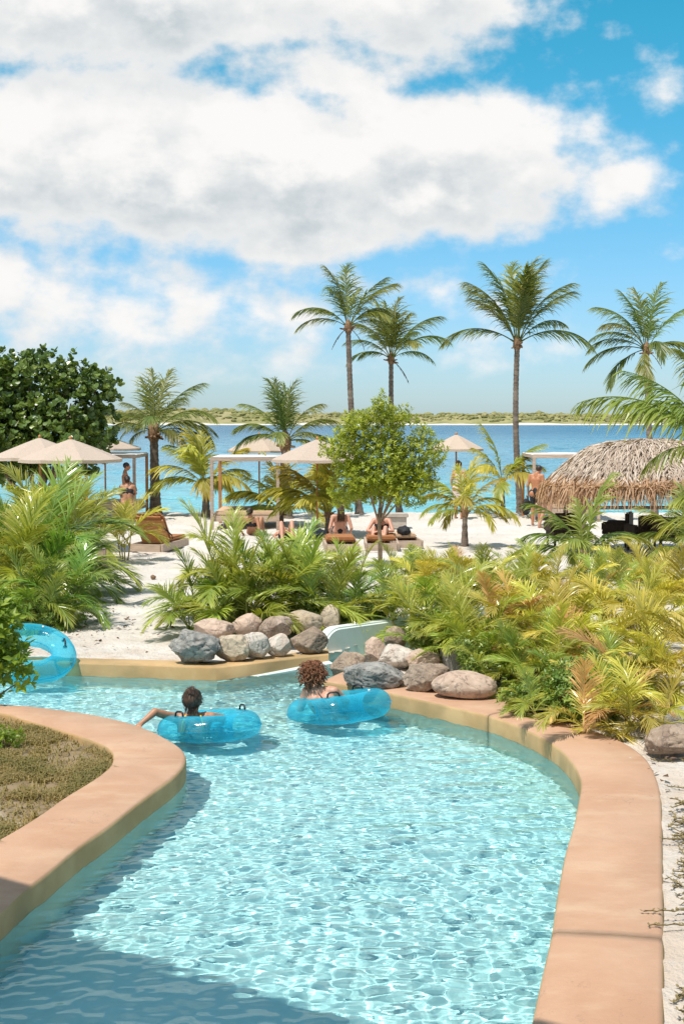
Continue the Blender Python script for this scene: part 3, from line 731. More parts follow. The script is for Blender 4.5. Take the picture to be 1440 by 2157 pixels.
young('yellow-green young palm in front of the canopy bed', 592, 1108, 30, 110, 'coco_young', [(165, 55, 1.0), (150, 78, 1), (40, 74, .9), (10, 58, .8), (200, 30, .7)], 5, 22)
young('broad yellow young palm left of the round tree', 690, 1128, 48, 125, 'coco_young', [(180, 58, 1.0), (175, 35, .9), (160, 72, 1.05), (80, 84, 1.0), (60, 78, 1.0), (0, 64, .7)], 7, 23, (40, 84))
young('lime young palm at the foot of the lone tall palm', 1058, 1088, 72, 105, 'coco_young', [(165, 82, 1.05), (150, 68, .8), (15, 66, .9), (0, 60, .7), (20, 45, .6), (185, 40, .6), (350, 70, .7)], 0, 24, (20, 70))
young('small feathery young palm in the sand right of the round tree', 978, 1152, 75, 100, 'coco_young', [(180, 40, .85), (0, 38, .8), (170, 62, .85), (10, 64, .85), (100, 82, .8), (200, 12, .7), (-15, 10, .7)], 4, 25, (10, 80))
young('deep green young palm standing out of the golden hedge before the hut', 1228, 1215, 40, 135, 'coco_green', [(172, 52, .85), (160, 70, .95), (15, 78, 1.05), (5, 52, .9), (100, 80, .8), (190, 30, .6), (350, 34, .6), (300, 50, .6), (240, 40, .6)], 0, 26, (25, 70))
young('green young palm at the right edge beside the hut', 1450, 1195, 30, 115, 'coco_green', [(175, 70, 1.0), (160, 56, .8), (100, 80, 1.0), (190, 40, .7), (60, 60, .9)], 0, 27)
# palms rooted beyond the right edge whose leaves reach into view
bx = Vector((6.6, 24.5, 0.15))
coconut('coconut palm beyond the right edge whose long leaves arch over the hut', bx, 2.2, 0.14, (0, 0, 0), (0, 0), 'coco_near', 2.75,
        [(181, 50, 1.04), (172, 62, .85), (200, 35, .6), (160, 78, .8), (100, 85, 1.0), (0, 50, 1.0), (330, 30, 1.0), (60, 60, 1)], 2, 31, 0, 'palms beyond the right edge', fill_e=(40, 80))
by = Vector((6.1, 21.5, 0.2))
coconut('low palm beyond the right edge with leaves across the hut front', by, 1.25, 0.12, (0, 0, 0), (0, 0), 'coco_green', 1.45,
        [(178, 38, .95), (165, 60, .8), (190, 52, .9), (100, 80, 1), (0, 50, 1), (60, 60, 1)], 0, 32, 0, 'palms beyond the right edge', fill_e=(40, 80))

# ---- areca clumps
def areca(label, px, py, hpx, key, stems, per, seed, group, spread=0.16, name='areca_palm', rust=0, wide=1.0, loc=None):
    rs = random.Random(seed)
    b = loc if loc is not None else base_of(px, py); s = b.y / F; Hh = hpx * s
    t = thing(name, label, 'palm', b, 0, group)
    for i in range(stems):
        a = 2.39996 * i + seed; rr = spread * math.sqrt((i + 0.4) / stems) * 1.2
        p0 = Vector((math.cos(a) * rr, math.sin(a) * rr, -0.04)); hh = Hh * rs.uniform(0.10, 0.34)
        p1 = p0 + Vector((math.cos(a) * rr * 0.7, math.sin(a) * rr * 0.7, hh))
        link('stem', tube_mesh('stem', [p0, p0.lerp(p1, 0.5), p1], [0.018, 0.015, 0.011], M['stem'], 6), t)
        for j in range(per):
            az = a + 2.1 * j + rs.uniform(-0.9, 0.9)
            e = (84, 70, 56, 42, 24, 8)[min(5, j)] + rs.uniform(-8, 8)
            e = max(4, e - (wide - 1) * 25)
            k = 'areca_rust' if rust and rs.random() < rust else key
            add_frond(t, k, p1, az, e, Hh * rs.uniform(0.72, 0.98), rs, 0.2)
    return t
lg_ = 'areca palms massed on the left'
areca('tall deep green areca palm behind the others in the left planting', 92, 1265, 240, 'areca_green', 6, 6, 41, lg_, 0.26)
areca('pale lime areca palm at the left frame edge, low in the planting', 25, 1290, 215, 'areca_lime', 5, 6, 42, lg_, 0.22)
areca('dark green areca palm drooping over the grey bollard', 150, 1250, 165, 'areca_green', 5, 6, 43, lg_, 0.2)
areca('low green areca palm over the sand by the leaning blue ring', 120, 1318, 160, 'areca_green', 5, 6, 44, lg_, 0.2)
areca('areca palm with silvery green leaves at the far left edge', -20, 1240, 225, 'areca_green', 5, 6, 45, lg_, 0.25)
areca('yellow-tipped areca palm under the left umbrellas', 140, 1190, 185, 'areca_lime', 5, 5, 46, lg_, 0.25)
areca('golden areca palm rising between the left umbrella poles', 60, 1180, 170, 'areca_lime', 5, 5, 47, lg_, 0.25)
areca('slim yellow-stemmed palm beside the rust lounger', 262, 1180, 140, 'areca_gold', 4, 3, 48, lg_, 0.10)
areca('dusky areca palm at the bottom of the left planting', 50, 1325, 130, 'areca_green', 4, 6, 49, lg_, 0.2)
mg_ = 'areca palms behind the left boulders'
areca('leftmost areca palm behind the boulders, leaning over the sand', 440, 1330, 155, 'areca_green', 5, 6, 51, mg_, 0.2, wide=1.05)
areca('tallest areca palm behind the boulders, with pale upright leaf tips', 505, 1318, 235, 'areca_lime', 6, 6, 52, mg_, 0.25)
areca('areca palm above the two tan boulders in the middle bed', 640, 1308, 185, 'areca_lime', 5, 6, 53, mg_, 0.22)
areca('low areca palm arching right beside the slide wall', 745, 1312, 130, 'areca_green', 5, 6, 54, mg_, 0.2, wide=1.25)
areca('bright green areca palm in the centre of the middle bed', 575, 1290, 175, 'areca_green', 5, 5, 55, mg_, 0.2)
areca('areca palm at the back right of the middle bed by the thin tree trunk', 715, 1265, 125, 'areca_lime', 5, 5, 56, mg_, 0.2)
hg_ = 'golden areca palms of the right hedge'
HEDGE = [
    (868, 1235, 95, 'areca_lime', 'small lime areca palm at the left tip of the hedge', 0.0), (925, 1265, 118, 'areca_gold', 'golden areca palm right of the thin tree trunk, back of the hedge', 0.0),
    (885, 1345, 165, 'areca_lime', 'yellow-green areca palm leaning over the slide wall', 0.05), (985, 1260, 105, 'areca_gold', 'rust-streaked areca palm under the small feathery palm', 0.18),
    (955, 1385, 165, 'areca_lime', 'areca palm behind the grey standing stone', 0.08), (1050, 1290, 130, 'areca_lime', 'areca palm with silvery arched leaf mid hedge', 0.08),
    (1100, 1225, 88, 'areca_lime', 'feathery areca palm below the standing couple', 0.0), (1030, 1405, 160, 'areca_lime', 'areca palm above the pink oval boulder', 0.08),
    (1110, 1370, 168, 'areca_gold', 'tall orange-tinged areca palm in the hedge centre', 0.16), (1165, 1285, 115, 'areca_gold', 'golden areca palm under the deep green young palm', 0.12),
    (1270, 1270, 112, 'areca_lime', 'lime areca palm in front of the hut posts', 0.12), (1360, 1255, 118, 'areca_gold', 'pale gold areca palm right of the hut posts', 0.1),
    (1120, 1455, 150, 'areca_lime', 'low lime areca palm by the coping bend', 0.0), (1205, 1420, 170, 'areca_gold', 'big golden areca palm right of the hedge centre', 0.12),
    (1300, 1370, 165, 'areca_gold', 'dense golden areca palm at the right of the hedge', 0.1), (1400, 1330, 168, 'areca_gold', 'golden areca palm at the right frame edge, upper row', 0.12),
    (1250, 1490, 140, 'areca_green', 'greener areca palm low beside the leafy shrubs', 0.0), (1300, 1545, 165, 'areca_gold', 'rust-gold areca palm left of the grey boulder at the edge', 0.35),
    (1415, 1480, 200, 'areca_gold', 'golden areca palm behind the grey boulder at the right edge', 0.15), (1175, 1510, 110, 'areca_lime', 'small areca palm spilling towards the coping', 0.05)]
for i, (x, y, h, k, lab, ru) in enumerate(HEDGE):
    areca(lab, x, y, h, k, 6, 6, 61 + i, hg_, 0.24, rust=ru * 0.6, wide=1.15)

# ---- broad-leaved trees and shrubs
def leaf_shape(kind):
    if kind == 'round':
        v = [(0, 0, 0)] + [(0.5 + 0.5 * math.cos(a), 0.52 * math.sin(a), 0.06 * math.cos(2 * a)) for a in np.linspace(-2.6, 2.6, 7)]
        f = [(0, i, i + 1) for i in range(1, 7)]
        return [Vector(p) for p in v], f
    v = [(0, 0, 0), (0.45, -0.24, 0.05), (0.45, 0.24, 0.05), (0.5, 0, -0.02), (1, 0, -0.08)]
    return [Vector(p) for p in v], [(0, 1, 3), (0, 3, 2), (1, 4, 3), (3, 4, 2)]
def leaf_cloud(lobes, n, size, kind, seed, up=0.5, out=0.8, shell=0.55):
    """leaves through the volume of several lobes (centre, radii); shoots of leaves rather than an even skin"""
    rs = random.Random(seed); P = Pile(); LV, LF = leaf_shape(kind)
    wts = [r[0] * r[1] * r[2] for c, r in lobes]; tw = sum(wts)
    for c, r in lobes:
        m = int(n * (r[0] * r[1] * r[2]) / tw / 6)
        for _ in range(m):
            d = Vector((rs.gauss(0, 1), rs.gauss(0, 1), rs.gauss(0, 1))).normalized()
            rad = (shell + (1 - shell) * rs.random()) ** 0.6
            rad *= 1 + 0.22 * mnoise.noise(d * 2.1 + Vector((seed, c[0], c[1])))
            q = Vector((c[0] + d.x * r[0] * rad, c[1] + d.y * r[1] * rad, c[2] + d.z * r[2] * rad))
            axis = (d * out + Vector((rs.uniform(-.5, .5), rs.uniform(-.5, .5), up + rs.uniform(-.3, .3)))).normalized()
            bright = rs.random()
            for j in range(6):
                az = j * 2.4 + rs.uniform(-.4, .4)
                x = axis.orthogonal().normalized(); y = axis.cross(x)
                ld = (axis * rs.uniform(0.15, 0.9) + (x * math.cos(az) + y * math.sin(az)) * rs.uniform(0.5, 1.0)).normalized()
                sc = size * rs.uniform(0.7, 1.25)
                zz = (axis - ld * axis.dot(ld)).normalized(); yy = zz.cross(ld)
                org = q + axis * (j * size * 0.16)
                P.add([org + (ld * p.x + yy * p.y + zz * p.z) * sc for p in LV], LF, [min(1, 0.15 + 0.75 * bright * bright + 0.15 * rs.random())] * len(LV))
    return P
def limb(parent, pts, r0, r1, name='branch', n=7):
    k = len(pts); link(name, tube_mesh(name, pts, [r0 + (r1 - r0) * i / (k - 1) for i in range(k)], M['bark'], n), parent)
# sea grape tree, left
s = 41 / F
def rel(px, py, Y, base): p = At(px, py, Y); return p - base
gb = at_dist(75, 41)
t = thing('sea_grape_tree', 'big dark round-leaved tree at the left behind the umbrellas', 'tree', gb)
lob = []
for (px, py, rx, ry, dy) in [(-40, 850, 95, 85, 0), (55, 835, 85, 75, 0.3), (150, 850, 70, 72, -0.2), (205, 880, 48, 50, 0.2), (60, 790, 45, 38, 0), (140, 800, 45, 36, 0.2), (205, 815, 34, 34, 0), (20, 910, 90, 60, -0.5), (130, 915, 95, 50, -0.4), (-20, 795, 60, 40, 0), (175, 930, 70, 40, 0.1), (-10, 960, 120, 60, 0.2), (110, 965, 100, 45, 0.4)]:
    c = rel(px, py, 41 + dy, gb); lob.append((c, (rx * s, max(rx, ry) * s * 0.9, ry * s)))
rs = random.Random(31)
for i in range(40):
    a_ = rs.uniform(0.15, 3.0); w_ = rs.uniform(10, 26); px, py = 85 + 165 * math.cos(a_) * rs.uniform(.85, 1.08), 880 - 118 * math.sin(a_) * rs.uniform(.85, 1.1)
    c = rel(px, py, 41 + rs.uniform(-.6, .6), gb); lob.append((c, (w_ * s, w_ * s, w_ * s * rs.uniform(.8, 1.6))))
link('crown', leaf_cloud(lob, 15000, 0.14, 'round', 5, 0.6, 0.7, 0.5).mesh('sea_grape_crown', M['grape']), t)
limb(t, [Vector((0, 0, -0.1)), Vector((0.1, 0, 0.7)), Vector((0.3, 0.1, 1.6))], 0.16, 0.10, 'trunk')
for c, r in lob[:7]: limb(t, [Vector((0.1, 0, 0.6)), Vector((c.x * 0.5, c.y * .5, 1.2)), Vector(c)], 0.07, 0.02)
# young round tree, centre
cb = base_of(800, 1196); s = cb.y / F
t = thing('young_tree', 'bright green young round-crowned tree on a thin trunk in the sand', 'tree', cb)
lob = []
for (px, py, rx, ry, dy) in [(810, 985, 92, 85, 0), (745, 960, 48, 52, 0.1), (865, 985, 58, 72, 0), (800, 905, 62, 55, 0), (838, 880, 26, 32, 0.1), (803, 872, 15, 34, 0), (760, 1010, 50, 45, -0.3), (840, 1040, 55, 38, -0.2), (890, 930, 30, 40, 0), (905, 1010, 22, 40, 0), (720, 980, 28, 40, 0), (780, 1040, 40, 30, 0)]:
    c = rel(px, py, cb.y + dy, cb); lob.append((c, (rx * s * 0.86, rx * s * 0.8, ry * s * 0.86)))
rs = random.Random(12)
for i in range(46):                      # shoots that break the outline
    a_ = rs.uniform(0, 6.28); k_ = rs.uniform(0.8, 1.12); w_ = rs.uniform(9, 24)
    px, py = 808 + 112 * math.cos(a_) * k_, 975 - 108 * math.sin(a_) * k_
    if py > 1062: continue
    c = rel(px, py, cb.y + rs.uniform(-0.5, 0.5), cb); lob.append((c, (w_ * s, w_ * s, w_ * s * rs.uniform(0.8, 1.8))))
for px, py in ((803, 862), (806, 842), (836, 866), (852, 872), (770, 890)):
    c = rel(px, py, cb.y, cb); lob.append((c, (10 * s, 10 * s, 26 * s)))
link('crown', leaf_cloud(lob, 21000, 0.074, 'oval', 6, 0.8, 0.6, 0.25).mesh('young_tree_crown', M['young_tree']), t)
limb(t, [Vector((0, 0, -0.05)), Vector((0.0, 0, 0.45)), Vector((-0.02, 0, 0.85)), Vector((-0.01, 0, 1.2))], 0.050, 0.034, 'trunk')
for c, r in lob[:10]: limb(t, [Vector((-0.02, 0, 0.85 + 0.03 * (c.z > 1))), Vector((c.x * 0.45, c.y * .5, 0.9 + c.z * 0.3)), Vector(c)], 0.02, 0.007)
# shrubs
def shrub(label, px, py, lobes, n, size, mat, seed, group='leafy shrubs under the palms', Y=None, kind='oval', name='shrub'):
    b = base_of(px, py) if Y is None else at_dist(px, Y)
    s = b.y / F; t = thing(name, label, 'shrub', b, 0, group)
    L = [(Vector((dx * s, dy, -dz * s)), (rx * s, rx * s * 0.9, rz * s)) for dx, dz, dy, rx, rz in lobes]
    link('foliage', leaf_cloud(L, n, size, kind, seed, 0.6, 0.7, 0.3).mesh('shrub_foliage', M[mat]), t)
    for c, r in L[:5]: limb(t, [Vector((0, 0, -0.03)), Vector((c.x * 0.4, c.y * .4, c.z * 0.5)), Vector(c)], 0.014, 0.005, 'stem', 5)
    return t
shrub('dark leafy shrub between the areca stems above the boulders', 600, 1310, [(0, -40, 0, 62, 34), (50, -45, 0, 45, 30), (-30, -30, 0.2, 40, 28)], 2600, 0.060, 'shrub', 71)
shrub('small pale-tipped shrub at the top of the tan boulders', 665, 1312, [(0, -32, 0, 35, 22), (20, -24, 0, 22, 16)], 900, 0.055, 'lime_leaf', 72)
shrub('dark shrub filling the right end of the middle bed', 760, 1318, [(0, -35, 0, 60, 32), (40, -30, 0.3, 40, 26)], 1800, 0.06, 'shrub', 73)
shrub('leafy shrub right of the grey standing stone', 1010, 1448, [(0, -45, 0, 42, 42), (35, -35, 0, 35, 30), (-25, -75, 0.1, 26, 36)], 2000, 0.055, 'shrub', 74)
shrub('low bushy shrub spilling onto the coping right of the oval boulder', 1130, 1505, [(0, -38, 0, 55, 36), (-40, -30, 0, 36, 26), (50, -28, 0.1, 40, 28)], 2600, 0.050, 'shrub', 75)
shrub('glossy green shrub at the hedge foot near the coping bend', 1215, 1525, [(0, -55, 0, 62, 48), (50, -40, 0, 40, 36), (-20, -90, 0.2, 40, 40)], 3000, 0.058, 'shrub', 76)
shrub('dark green shrub inside the hedge above the oval boulder', 940, 1390, [(0, -60, 0.1, 60, 45), (60, -50, 0.2, 45, 36), (-50, -40, 0, 40, 36)], 2200, 0.058, 'shrub', 77)
shrub('dense shrub deep under the left palms', 90, 1322, [(0, -30, 0, 70, 32), (60, -24, 0.2, 50, 26), (-70, -40, 0, 60, 36)], 2400, 0.055, 'shrub', 78)
# lime bush at the near left edge, on the island
t = shrub('bright lime-leaved bush at the left edge in front of the leaning blue ring', -30, 1490, [(25, -150, 0, 46, 62), (62, -105, 0, 34, 46), (38, -195, 0, 40, 46), (75, -58, 0, 24, 28), (-10, -80, 0, 50, 60), (5, -225, 0, 40, 30)], 1500, 0.112, 'lime_leaf', 79, None, name='lime_bush')
t.location = G(-30, 1492, 0.12)
t = shrub('low green weed clump on the island at the left frame edge', 10, 1570, [(0, -18, 0, 46, 22), (-40, -24, 0, 40, 28)], 1500, 0.035, 'lime_leaf', 80, None, name='weed_clump')
t.location = G(8, 1575, 0.12)

# ---- grass on the island, creeper on the right sand
rs = random.Random(9); P = Pile()
inner = [Vector(p) for p in lb]
xs_, ys_ = [], []
while len(xs_) < 42000:
    x, y = rs.uniform(-4.2, -1.6), rs.uniform(8.2, 14.9); xs_.append(x); ys_.append(y)
ok = inside(inner + [Vector((-14, 7)), Vector((-14, 15))], np.array(xs_), np.array(ys_))
for x, y, k in zip(xs_, ys_, ok):
    if not k: continue
    dn = mnoise.noise(Vector((x * 1.3, y * 0.9, 2.2))) + 0.5 * mnoise.noise(Vector((x * 4, y * 3, 5)))
    if dn < -0.14 and rs.random() < 0.88: continue
    tallk = 1.0 + max(0, dn) * 1.2
    for j in range(3):
        a = rs.uniform(0, 6.28); h = rs.uniform(0.02, 0.055) * tallk; d = Vector((math.cos(a), math.sin(a), 0)); w_ = Vector((-d.y, d.x, 0)) * rs.uniform(0.003, 0.007)
        p0 = Vector((x + rs.uniform(-.03, .03), y + rs.uniform(-.03, .03), 0.098)); p1 = p0 + d * h * 0.6 + Vector((0, 0, h)); p2 = p0 + d * h * 1.6 + Vector((0, 0, h * 0.9))
        tv = rs.random() * 0.8 + (0.3 if dn < 0.1 else -0.1)
        P.add([p0 - w_, p0 + w_, p1 + w_ * .8, p1 - w_ * .8, p2], [(0, 1, 2, 3), (3, 2, 4)], [max(0, min(1, tv))] * 5)
tag(link('island_grass', P.mesh('island_grass', M['grass'])), 'short dry grass on the small island bed', 'grass', kind='stuff')
P = Pile()
for i in range(280):
    x = rs.uniform(1.62, 2.5) ; y = rs.uniform(6.3, 12.3)
    edge = float(np.interp(y, [p.y for p in rb[:90]], [p.x for p in rb[:90]]))
    x = edge + abs(rs.gauss(0.0, 0.22)) + 0.01
    if mnoise.noise(Vector((y * 0.9, 4.4, 0))) < -0.12 and rs.random() < 0.8: continue
    a = rs.uniform(-1.0, 1.0); q = Vector((x, y, gz(x, y) + 0.012)); pts = []
    for k in range(6):
        a += rs.uniform(-.5, .5); q = q + Vector((math.cos(a), math.sin(a), 0)) * 0.05; q.z = gz(q.x, q.y) + 0.01 + 0.03 * rs.random(); pts.append(q.copy())
        for j in range(4):
            la_ = rs.uniform(0, 6.28); ld = Vector((math.cos(la_), math.sin(la_), 0.4)); wv = Vector((-ld.y, ld.x, 0)) * 0.007
            P.add([q, q + ld * .012 + wv, q + ld * 0.028, q + ld * .012 - wv], [(0, 1, 2, 3)], [rs.random()] * 4)
    v, f = tube_data(pts, [0.004] * 6, 4); P.add(v, f, [0.2] * len(v))
for (px, py) in ((1345, 1921), (1356, 1950), (1385, 1768)):      # runners over the coping
    q = G(px, py, KZ + 0.012); pts = []
    for k in range(9):
        q = q + Vector((0.026, 0.004 * math.sin(k * 2.0), 0.0)); q.z = KZ + 0.013 + 0.01 * rs.random(); pts.append(q.copy())
        for j in range(2):
            la_ = rs.uniform(0, 6.28); ld = Vector((math.cos(la_), math.sin(la_), 0.4)); wv = Vector((-ld.y, ld.x, 0)) * 0.008
            P.add([q, q + ld * .012 + wv, q + ld * 0.026, q + ld * .012 - wv], [(0, 1, 2, 3)], [rs.random()] * 4)
    v, f = tube_data(pts, [0.004] * 9, 4); P.add(v, f, [0.2] * len(v))
tag(link('creeper', P.mesh('creeper', M['vine'])), 'dry creeper runners on the sand along the right coping', 'creeper', kind='stuff')

rs = random.Random(21); P = Pile(); LV, LF = leaf_shape('oval')
spots = [(900, 1440, 1.2, 90), (1120, 1500, 1.0, 90), (1280, 1540, 0.8, 70), (330, 1330, 1.0, 60), (200, 1330, 0.9, 60), (300, 1250, 1.6, 40), (480, 1250, 1.5, 50), (820, 1250, 1.6, 60), (1420, 1640, 0.5, 30), (1000, 1170, 2.5, 40), (640, 1180, 3.0, 50), (300, 1110, 3.0, 40)]
for px, py, sp_, n_ in spots:
    g = base_of(px, py)
    for i in range(n_):
        x, y = g.x + rs.gauss(0, sp_), g.y + rs.gauss(0, sp_ * 0.8)
        if bool(inside(POOL, np.array([x]), np.array([y]))[0]) or bool(inside(ISLE, np.array([x]), np.array([y]))[0]): continue
        a = rs.uniform(0, 6.28); sc = rs.uniform(0.04, 0.11); q = Euler((rs.uniform(-.5, .5), rs.uniform(-.4, .4), a)).to_matrix()
        P.add([Vector((x, y, gz(x, y) + 0.028)) + q @ (v * sc) for v in LV], LF, [rs.random()] * len(LV))
tag(link('leaf_litter', P.mesh('leaf_litter', M['dead_leaf'])), 'small dry leaves scattered over the sand', 'leaf litter', kind='stuff')

# ================================================================== BOULDERS
def rockmat(name, c1, c2, c3, bump=0.6):
    m, b, out = newmat(name)
    tcn = b.n('ShaderNodeTexCoord'); oi = b.n('ShaderNodeObjectInfo')
    ad = b.n('ShaderNodeVectorMath', operation='ADD'); b.put(ad.inputs[0], tcn.outputs['Object']); b.put(ad.inputs[1], oi.outputs['Location']); v = ad.outputs[0]
    c = b.mix(b.ramp(b.noise(v, 4, 6, 0.65, 0.6), 0.35, 0.65), rgba(c1), rgba(c2))
    c = b.mix(b.m('MULTIPLY', b.ramp(b.noise(v, 2.2, 5, 0.6, 1.2), 0.52, 0.66), 0.8), c, rgba(c3))
    ve = b.ramp(b.m('ABSOLUTE', b.m('SUBTRACT', b.noise(v, 3.1, 4, 0.6, 1.5), 0.5)), 0.0, 0.022)
    c = b.mix(b.m('MULTIPLY', b.m('SUBTRACT', 1.0, ve), 0.45), c, rgba((0.09, 0.07, 0.055)))
    c = b.mix(b.m('MULTIPLY', b.ramp(b.noise(v, 45, 3, 0.7), 0.55, 0.75), 0.4), c, rgba((0.6, 0.55, 0.5)))
    p = b.n('ShaderNodeBsdfPrincipled'); b.put(p.inputs['Base Color'], c); p.inputs['Roughness'].default_value = 0.85; p.inputs['Specular IOR Level'].default_value = 0.25
    bn = b.n('ShaderNodeBump'); bn.inputs['Strength'].default_value = bump; bn.inputs['Distance'].default_value = 0.03
    b.put(bn.inputs['Height'], b.m('ADD', b.noise(v, 10, 7, 0.7), b.m('MULTIPLY', ve, 0.25))); b.put(p.inputs['Normal'], bn.outputs[0])
    b.t.links.new(p.outputs[0], out.inputs[0]); M[name] = m
rockmat('rock_grey', (0.20, 0.19, 0.175), (0.34, 0.325, 0.30), (0.44, 0.41, 0.37), 0.9)
rockmat('rock_pink', (0.42, 0.30, 0.23), (0.54, 0.40, 0.31), (0.60, 0.47, 0.38), 0.45)
rockmat('rock_tan', (0.40, 0.32, 0.23), (0.52, 0.43, 0.32), (0.36, 0.27, 0.17), 0.5)
rockmat('rock_brown', (0.25, 0.18, 0.135), (0.36, 0.27, 0.20), (0.44, 0.35, 0.28), 0.6)
rockmat('rock_pale', (0.48, 0.42, 0.36), (0.60, 0.53, 0.46), (0.50, 0.38, 0.30), 0.6)
def rock(label, x0, y0, x1, y1, mat, seed, Y=None, cuts=5, rough=0.16, sharp=0.86, tilt=0.0, deep=0.8, zc=0.165, group=None, roll=0.0):
    cx, cy = (x0 + x1) / 2, (y0 + y1) / 2
    if Y is None: Y = G(cx, y1, zc).y + (x1 - x0) / 2 * 17 / F * deep * 0.55
    s = Y / F; a = (x1 - x0) / 2 * s; c = (y1 - y0) / 2 * s; dpt = a * deep
    a *= 1.05; c *= 1.06; loc = At(cx, cy, Y)
    rs = random.Random(seed); bm = bmesh.new(); bmesh.ops.create_icosphere(bm, subdivisions=5, radius=1)
    planes = [(Vector((rs.gauss(0, 1), rs.gauss(0, 1), rs.gauss(0, 1))).normalized(), rs.uniform(sharp - 0.2, sharp + 0.06)) for _ in range(cuts + 3)]
    off = Vector((seed * 3.7, seed * 1.3, 0))
    for v in bm.verts:
        p = v.co.copy()
        p *= 1 + rough * 1.1 * mnoise.noise(p * 1.3 + off) + rough * 0.5 * mnoise.noise(p * 2.9 + off)
        for n, h in planes:
            d = p.dot(n) - h
            if d > 0: p -= n * d * 0.97
        cr = abs(mnoise.noise(p * 1.7 + off * 1.9)); p *= 1 - 0.085 * max(0.0, 1 - cr / 0.045)
        p *= 1 + rough * (0.22 * mnoise.noise(p * 6 + off) + 0.09 * mnoise.noise(p * 14 + off))
        v.co = p
    mx = [max(abs(v.co[i]) for v in bm.verts) for i in range(3)]
    for v in bm.verts: v.co = Vector((v.co.x / mx[0] * a, v.co.y / mx[1] * dpt, v.co.z / mx[2] * c))
    if tilt: bmesh.ops.rotate(bm, verts=bm.verts[:], cent=(0, 0, 0), matrix=Matrix.Rotation(tilt, 3, 'Y'))
    o = link('boulder', from_bm('boulder', bm, M[mat], True), None, loc)
    return tag(o, label, 'boulder', group)
lg = 'boulders left of the slide wall'; rg = 'boulders right of the slide wall'
rock('large rough dark grey boulder at the left end of the left pile', 358, 1326, 470, 1400, 'rock_grey', 1, None, 4, 0.30, 0.9, group=lg)
rock('angular pinkish boulder resting behind the dark grey boulder', 408, 1304, 494, 1352, 'rock_pink', 2, 18.15, 7, 0.14, 0.80, 0.1, group=lg)
rock('yellow-tan cracked boulder in the front row beside the dark grey one', 452, 1336, 530, 1394, 'rock_tan', 3, None, 6, 0.2, 0.84, group=lg)
rock('white and pink veined boulder in the front row of the left pile', 497, 1330, 569, 1390, 'rock_pale', 4, None, 6, 0.14, 0.86, 0.25, group=lg)
rock('smooth pink boulder with pointed top at the back of the left pile', 490, 1291, 552, 1338, 'rock_pink', 5, 18.45, 5, 0.1, 0.9, -0.35, group=lg)
rock('rounded grey-brown boulder leaning in the middle of the left pile', 545, 1297, 618, 1347, 'rock_brown', 6, 18.3, 3, 0.1, 0.95, -0.25, group=lg)
rock('small pale faceted boulder in the front row of the left pile', 561, 1335, 617, 1384, 'rock_pale', 7, None, 7, 0.12, 0.80, group=lg)
rock('rounded tan boulder on top of the left pile', 606, 1286, 680, 1330, 'rock_tan', 8, 18.55, 3, 0.1, 0.95, 0.1, group=lg)
rock('big grey boulder at the right end of the front row, against the slide', 612, 1321, 690, 1378, 'rock_brown', 9, None, 3, 0.12, 0.93, group=lg)
rock('upright tan boulder behind the rounded slide end', 676, 1274, 723, 1345, 'rock_tan', 10, 18.9, 5, 0.1, 0.86, -0.12, group=lg)
rock('dark flat boulder at the left end of the right pile', 696, 1372, 775, 1432, 'rock_brown', 11, 16.75, 5, 0.2, 0.86, group=rg)
rock('upright pale pink boulder at the back of the right pile', 761, 1340, 820, 1412, 'rock_pink', 12, 17.1, 6, 0.12, 0.84, 0.1, group=rg)
rock('pale rough boulder behind the long grey one', 792, 1358, 876, 1412, 'rock_pale', 13, 16.8, 5, 0.18, 0.88, group=rg)
rock('pinkish lumpy boulder behind the grey-brown one', 852, 1366, 930, 1412, 'rock_pink', 14, 16.65, 4, 0.2, 0.9, group=rg)
rock('long low grey boulder on the coping, front of the right pile', 724, 1397, 858, 1452, 'rock_grey', 15, None, 5, 0.2, 0.86, 0.05, group=rg)
rock('chunky grey-brown boulder beside the pink oval one', 848, 1391, 952, 1460, 'rock_brown', 16, None, 6, 0.2, 0.84, group=rg)
rock('big smooth pink oval boulder on the coping', 910, 1414, 1048, 1475, 'rock_pink', 17, None, 2, 0.06, 0.97, 0.04, group=rg)
rock('dark grey standing stone between boulders and shrub', 926, 1356, 994, 1432, 'rock_grey', 18, 16.55, 6, 0.14, 0.82, group=rg)
rock('small brown boulder half hidden under a yellow leaf', 808, 1320, 856, 1372, 'rock_brown', 19, 17.5, 3, 0.1, 0.92, group=rg)
rock('rust-brown boulder cut by the right frame edge', 1358, 1522, 1480, 1596, 'rock_brown', 20, None, 6, 0.2, 0.82, -0.2, zc=0.15)
rock('streaked grey boulder behind the rust-brown one at the right edge', 1382, 1488, 1480, 1556, 'rock_grey', 21, 13.6, 6, 0.2, 0.84, -0.3)

